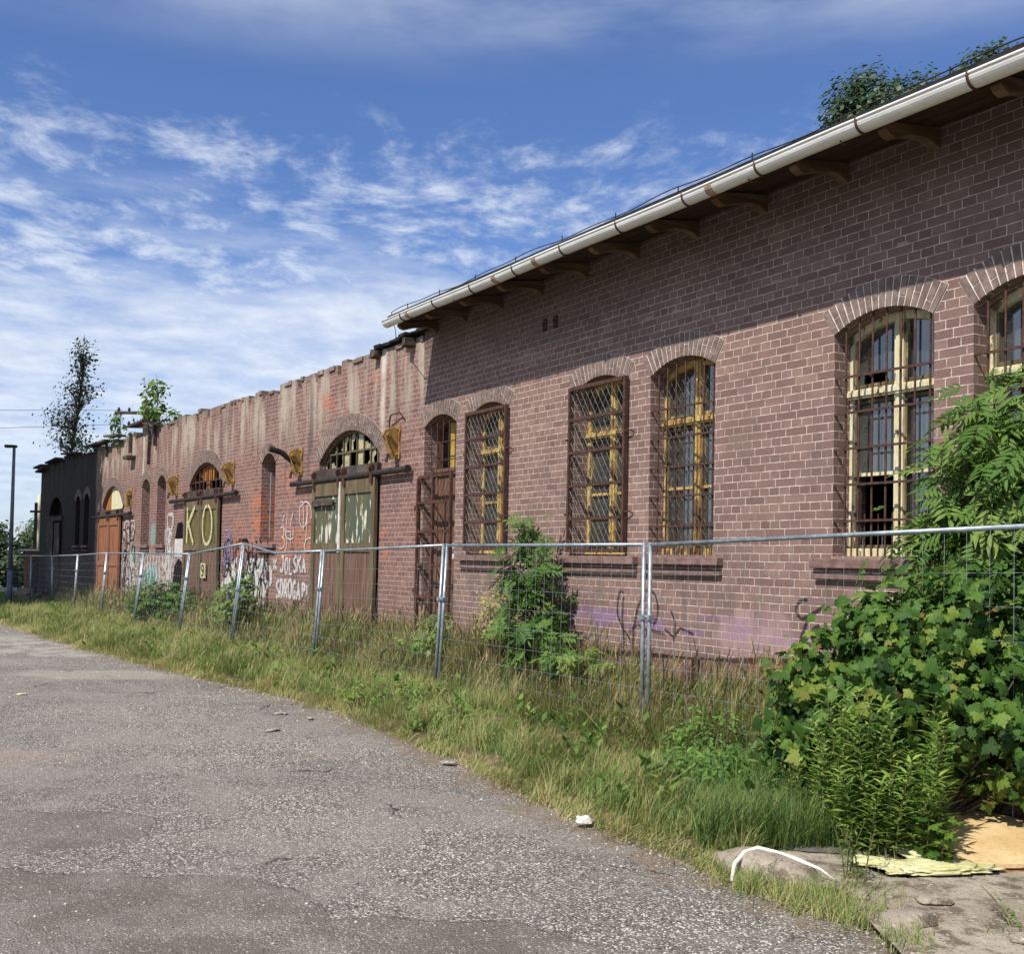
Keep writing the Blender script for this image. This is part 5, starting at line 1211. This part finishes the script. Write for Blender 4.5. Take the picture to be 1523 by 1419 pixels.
for i, (x, y, sx, lab) in enumerate(((2.25, 5.55, .09, 'flat broken concrete piece in the middle of the slab edge'), (1.88, 5.62, .07, 'small concrete rubble piece right behind the grass tufts of the corner'), (2.45, 4.98, .07, 'small rubble piece beside the pale wispy weed'))):
    lump('concrete_chunk', (x, y, .06), sx, sx * .7, .03, M['conc'], lab, 'concrete chunk', i * 1.3, .35, 31 + i, sub=3)
lump('concrete_chunk', (1.98, 5.22, .05), .16, .10, .06, M['conc'], 'broken concrete chunk on the near corner of the slab', 'concrete chunk', .5, .3, 9, sub=3)
mb = MB(); m_, t = new_mat('dark tar patch'); o = obc(t); finish(t, t.mix(t.noise(o, 12, 5), S('4b4643'), S('6b6560')), .9, t.noise(o, 25, 5), .01); 
lump('tar_patch', (2.0, 6.62, .055), .30, .17, .022, m_, 'dark flat tar patch between kerb block and goldenrod', 'tar patch', R(-10), .12, 11)

# loose gravel
TV = np.array([(1, 0, 0), (-1, 0, 0), (0, 1, 0), (0, -1, 0), (0, 0, .7), (0, 0, -.4)], float); TF = [(0, 2, 4), (2, 1, 4), (1, 3, 4), (3, 0, 4)]
gm, t = new_mat('gravel stones'); at = t.n('Attribute', attribute_name='tint', attribute_type='GEOMETRY').outputs['Fac']
cr = t.n('ValToRGB', {0: at}); cr.color_ramp.elements[0].color = S('565150'); cr.color_ramp.elements[1].color = S('c4bcb0'); finish(t, cr.outputs[0], .85)
P = []
def near_border(n, lo, hi, s0, s1):
    for _ in range(n):
        s = random.uniform(s0, s1); x, y = bpt(s); d = random.uniform(lo, hi) ; d = d * abs(d) / hi if d > 0 else d
        P.append((x - d * math.cos(AB), y - d * math.sin(AB)))
near_border(3200, -.05, 1.3, 1, 9); near_border(2600, -.05, 2.5, 8, 13)
for _ in range(5000):
    Yq = 4.2 + 16 * random.random() ** 1.6; Xq = random.uniform(-.52, .2) * Yq
    if inside(Xq, Yq, ROADPOLY): P.append((Xq, Yq))
P = np.array([(x, y, road_h(x, y) + .002) for x, y in P]); n = len(P)
sz = (.003 + .006 * rng.random(n) ** 2.5) * (.8 + P[:, 1] * .06)
tag(leaves_mesh('gravel', (TV, TF), P, np.tile([0, 0, 1.0], (n, 1)) + rand_unit(n) * .4, rand_unit(n), sz, rng.random(n), gm), 'loose light and dark gravel scattered over the road', 'gravel', kind='stuff')

# ------------------------------------------------------------------ grass
def blades(name, n, place, hgt, wid, tint, mat, lean=.35, label=None, head=False, clumpn=None):
    """curved tapering blades; place() -> arrays x,y,z,scale,tintshift"""
    x, y, z, hs, ts = place(n); n = len(x)
    a = rng.random(n) * 2 * np.pi; d = np.stack([np.cos(a), np.sin(a), np.zeros(n)], 1)
    flow = np.array([noise.noise((p * .9, q * .9, 21)) * 5 for p, q in zip(x, y)]); a = flow + rng.normal(0, 1.1, n); d = np.stack([np.cos(a), np.sin(a), np.zeros(n)], 1)
    fa = a + np.pi / 2 + rng.normal(0, .5, n); sd = np.stack([np.cos(fa), np.sin(fa), np.zeros(n)], 1)
    H = hgt * hs * (.55 + .6 * rng.random(n)); L = H * lean * np.abs(rng.normal(1, .5, n))
    Wd = wid * (.7 + .6 * rng.random(n)) * (1 + np.maximum(0, y - 9) * .07)
    b = np.stack([x, y, z], 1); up = np.array([0, 0, 1.0])
    if head: prof = [(0, .5), (.55, .4), (.72, 1.6), (.86, 1.9), (1.0, 0)]
    else: prof = [(0, 1), (.35, .9), (.7, .6), (1.0, 0)]
    rows = []
    for f, wf in prof[:-1]:
        c = b + up * (H * f * (1 - .12 * f))[:, None] + d * (L * f * f)[:, None]
        rows += [c - sd * (Wd * wf / 2)[:, None], c + sd * (Wd * wf / 2)[:, None]]
    rows.append(b + up * (H * .88)[:, None] + d * L[:, None])
    k = len(rows); V = np.stack(rows, 1).reshape(-1, 3); q = len(prof) - 2
    F = [(2 * i, 2 * i + 1, 2 * i + 3, 2 * i + 2) for i in range(q)] + [(2 * q, 2 * q + 1, 2 * q + 2)]
    lens = np.array([len(f) for f in F]); flat = np.concatenate([np.array(f) for f in F])
    LV = (flat[None] + (np.arange(n) * k)[:, None]).reshape(-1); LT = np.tile(lens, n)
    me = bpy.data.meshes.new(name); me.vertices.add(len(V)); me.vertices.foreach_set('co', V.astype(np.float32).reshape(-1))
    me.loops.add(len(LV)); me.loops.foreach_set('vertex_index', LV.astype(np.int32)); me.polygons.add(len(LT))
    me.polygons.foreach_set('loop_start', np.concatenate([[0], np.cumsum(LT)[:-1]]).astype(np.int32)); me.polygons.foreach_set('loop_total', LT.astype(np.int32)); me.update(calc_edges=True)
    at = me.attributes.new('tint', 'FLOAT', 'POINT'); at.data.foreach_set('value', np.repeat(np.clip(rng.normal(tint[0], tint[1], n) + ts, 0, 1), k).astype(np.float32))
    return tag(link_mesh(name, me, mat), label, 'grass', kind='stuff')
SEG = np.array([math.dist(BORDER[i], BORDER[i + 1]) for i in range(len(BORDER) - 1)])
def verge_place(klo, khi, dens_pow, smin, smax_, hfun, tfun, thr=-1.0, keep=None):
    idx = np.arange(int(smin), int(math.ceil(smax_)))
    Wt = np.array([SEG[i] / (BORDER[i][1] ** dens_pow) for i in idx]); Wt /= Wt.sum()
    def place(n):
        X, Y, Z, Hs, Ts = [], [], [], [], []
        ii = rng.choice(idx, n, p=Wt)
        for i in ii:
            s = min(i + random.random(), smax); k = klo + (khi - klo) * random.random()
            x, y = vpoint(s, k); nz = noise.noise((x * 1.4, y * 1.4, 9)); n2 = noise.noise((x * 5, y * 5, 2))
            if nz * .6 + n2 * .6 < thr + random.uniform(-.3, .3): continue
            if keep and not keep(x, y, k): continue
            d = dist_wall(x, y)
            X.append(x); Y.append(y); Z.append(vz(x, y) - .03 if k > .08 else -.01); Hs.append(hfun(k, d, nz, n2) * ((.46 if d < 1.75 else .75) if (y < 11.5 and 1.08 < d < 2.1) else 1)); Ts.append(tfun(k, d, nz, n2))
        return tuple(map(np.array, (X, Y, Z, Hs, Ts)))
    return place
notslab = lambda x, y, k: not (inside(x, y, slab)) and not (y < 6.6 and x > 1.55) and not (y < 6.35 and x > 1.2 and k > .0)
def hf1(k, d, a, b): return (.55 + .45 * smooth(0, .2, k)) * (.8 + .9 * max(-.4, a) + .5 * b) * (1 if d < 1.15 else (.80 + .2 * smooth(1.15, 1.6, d)))
blades('grass', 150000, verge_place(.0, 1.0, 1.15, 2, 14, hf1, lambda k, d, a, b: .55 * a + .45 * b + (.25 if k < .06 else 0) + .05 * k, -.55, notslab), .28, .0062, (.50, .27), G_grass, .55, 'green grass with straw blades covering the verge')
blades('tall_grass', 60000, verge_place(.05, .98, 1.1, 3, 14, lambda k, d, a, b: (.75 + .4 * a + .3 * b) * (1.0 if d < 1.15 else .74), lambda k, d, a, b: .4 * a + .3 * b, -.1, notslab), .54, .0056, (.62, .26), G_grass, .40, 'taller arching grass in the verge')
blades('straw_grass', 16000, verge_place(.03, .98, 1.1, 3, 14, lambda k, d, a, b: (.8 + .5 * b) * (1.0 if d < 1.15 else .60), lambda k, d, a, b: .2 * b, .0, notslab), .50, .0045, (.92, .12), G_grass, .7, 'pale bent straw stalks standing in the verge')
blades('dry_grass', 15000, verge_place(.42, 1.0, 1.0, 3, 14, lambda k, d, a, b: (.62 + .42 * k) * (1 + .45 * b + .3 * a), lambda k, d, a, b: .25 * b + .15 * a, -.1, lambda x, y, k: notslab(x, y, k) and dist_wall(x, y) < 1.15), .55, .0054, (.5, .28), G_dry, .3, 'dry brown seed-headed grass along the wall', head=True)
blades('seed_stalks', 5000, verge_place(.1, .9, 1.0, 3, 14, lambda k, d, a, b: (.7 + .5 * b), lambda k, d, a, b: .2 * b, .1, notslab), .45, .0046, (.35, .28), G_dry, .35, 'thin seed stalks scattered through the green grass', head=True)
blades('straw_litter', 8000, verge_place(-.03, .10, 1.1, 2, 13, lambda k, d, a, b: 1.0, lambda k, d, a, b: .1, -.35, lambda x, y, k: not inside(x, y, slab)), .10, .006, (.9, .15), G_grass, 1.6, 'flattened straw along the road edge')
wp = verge_place(.04, .95, 1.1, 2, 14, lambda k, d, a, b: 1.0, lambda k, d, a, b: .2 * a, .05, notslab)(1500)
PP, NN, UU, ZZ, TT = [], [], [], [], []
for x, y, z, h_, q in zip(*wp):
    big_ = random.uniform(.6, 1.3); n_ = random.randint(5, 10); tt = random.uniform(.2, .8)
    for k in range(n_):
        a = random.uniform(0, 6.28); e = random.uniform(.3, 1.3); hh = random.uniform(0, .26) * big_
        PP.append((x + random.gauss(0, .04), y + random.gauss(0, .04), z + hh)); UU.append((math.cos(a), math.sin(a), e)); NN.append((-math.cos(a) * e, -math.sin(a) * e, 1)); ZZ.append(random.uniform(.06, .13) * big_); TT.append(tt + random.uniform(-.15, .15))
tag(leaves_mesh('broadleaf_weeds', lance_t(.42), np.array(PP), np.array(NN), np.array(UU, float), np.array(ZZ), np.array(TT), G_ash), 'broad-leaved weeds mixed through the verge grass', 'weeds', kind='stuff')
def corner(n):
    X, Y, Z, Hs, Ts = [], [], [], [], []
    cs = [(1.55, 5.72, .13), (1.35, 5.85, .08), (1.70, 5.50, .10), (1.83, 5.30, .09), (1.30, 6.12, .08), (1.95, 5.78, .10), (2.6, 5.1, .12), (1.9, 4.95, .08), (2.15, 6.45, .12), (1.62, 5.62, .1), (1.78, 5.62, .08)]
    for _ in range(n):
        c = random.choice(cs); X.append(random.gauss(c[0], c[2])); Y.append(random.gauss(c[1], c[2])); Z.append(.02); Hs.append(random.uniform(.5, 1.1)); Ts.append(random.uniform(-.1, .35))
    return tuple(map(np.array, (X, Y, Z, Hs, Ts)))
blades('corner_grass', 3000, corner, .13, .0042, (.45, .25), G_grass, .6, 'grass tufts round the kerb block and slab edge')
def under(n):
    x = rng.uniform(1.2, 2.1, n); y = rng.uniform(6.5, 8.4, n); z = np.full(n, .05); return x, y, z, rng.uniform(.6, 1.1, n), rng.normal(-.1, .1, n)
blades('grass_under_bush', 9000, under, .36, .006, (.3, .2), G_grass, .5, 'long grass round the foot of the maple bush')
def farp(n):
    x = rng.uniform(-34, -12, n); y = rng.uniform(27, 46, n); o_ = [(a, b) for a, b in zip(x, y) if not inside(a, b, ROADPOLY) and dist_wall(a, b) > 1.0]
    x = np.array([q[0] for q in o_]); y = np.array([q[1] for q in o_]); return x, y, np.full(len(x), -.05), rng.uniform(.6, 1.2, len(x)), rng.normal(0, .1, len(x))
blades('meadow_grass', 30000, farp, .38, .012, (.35, .2), G_grass, .4, 'shaded rough grass beyond the road end')
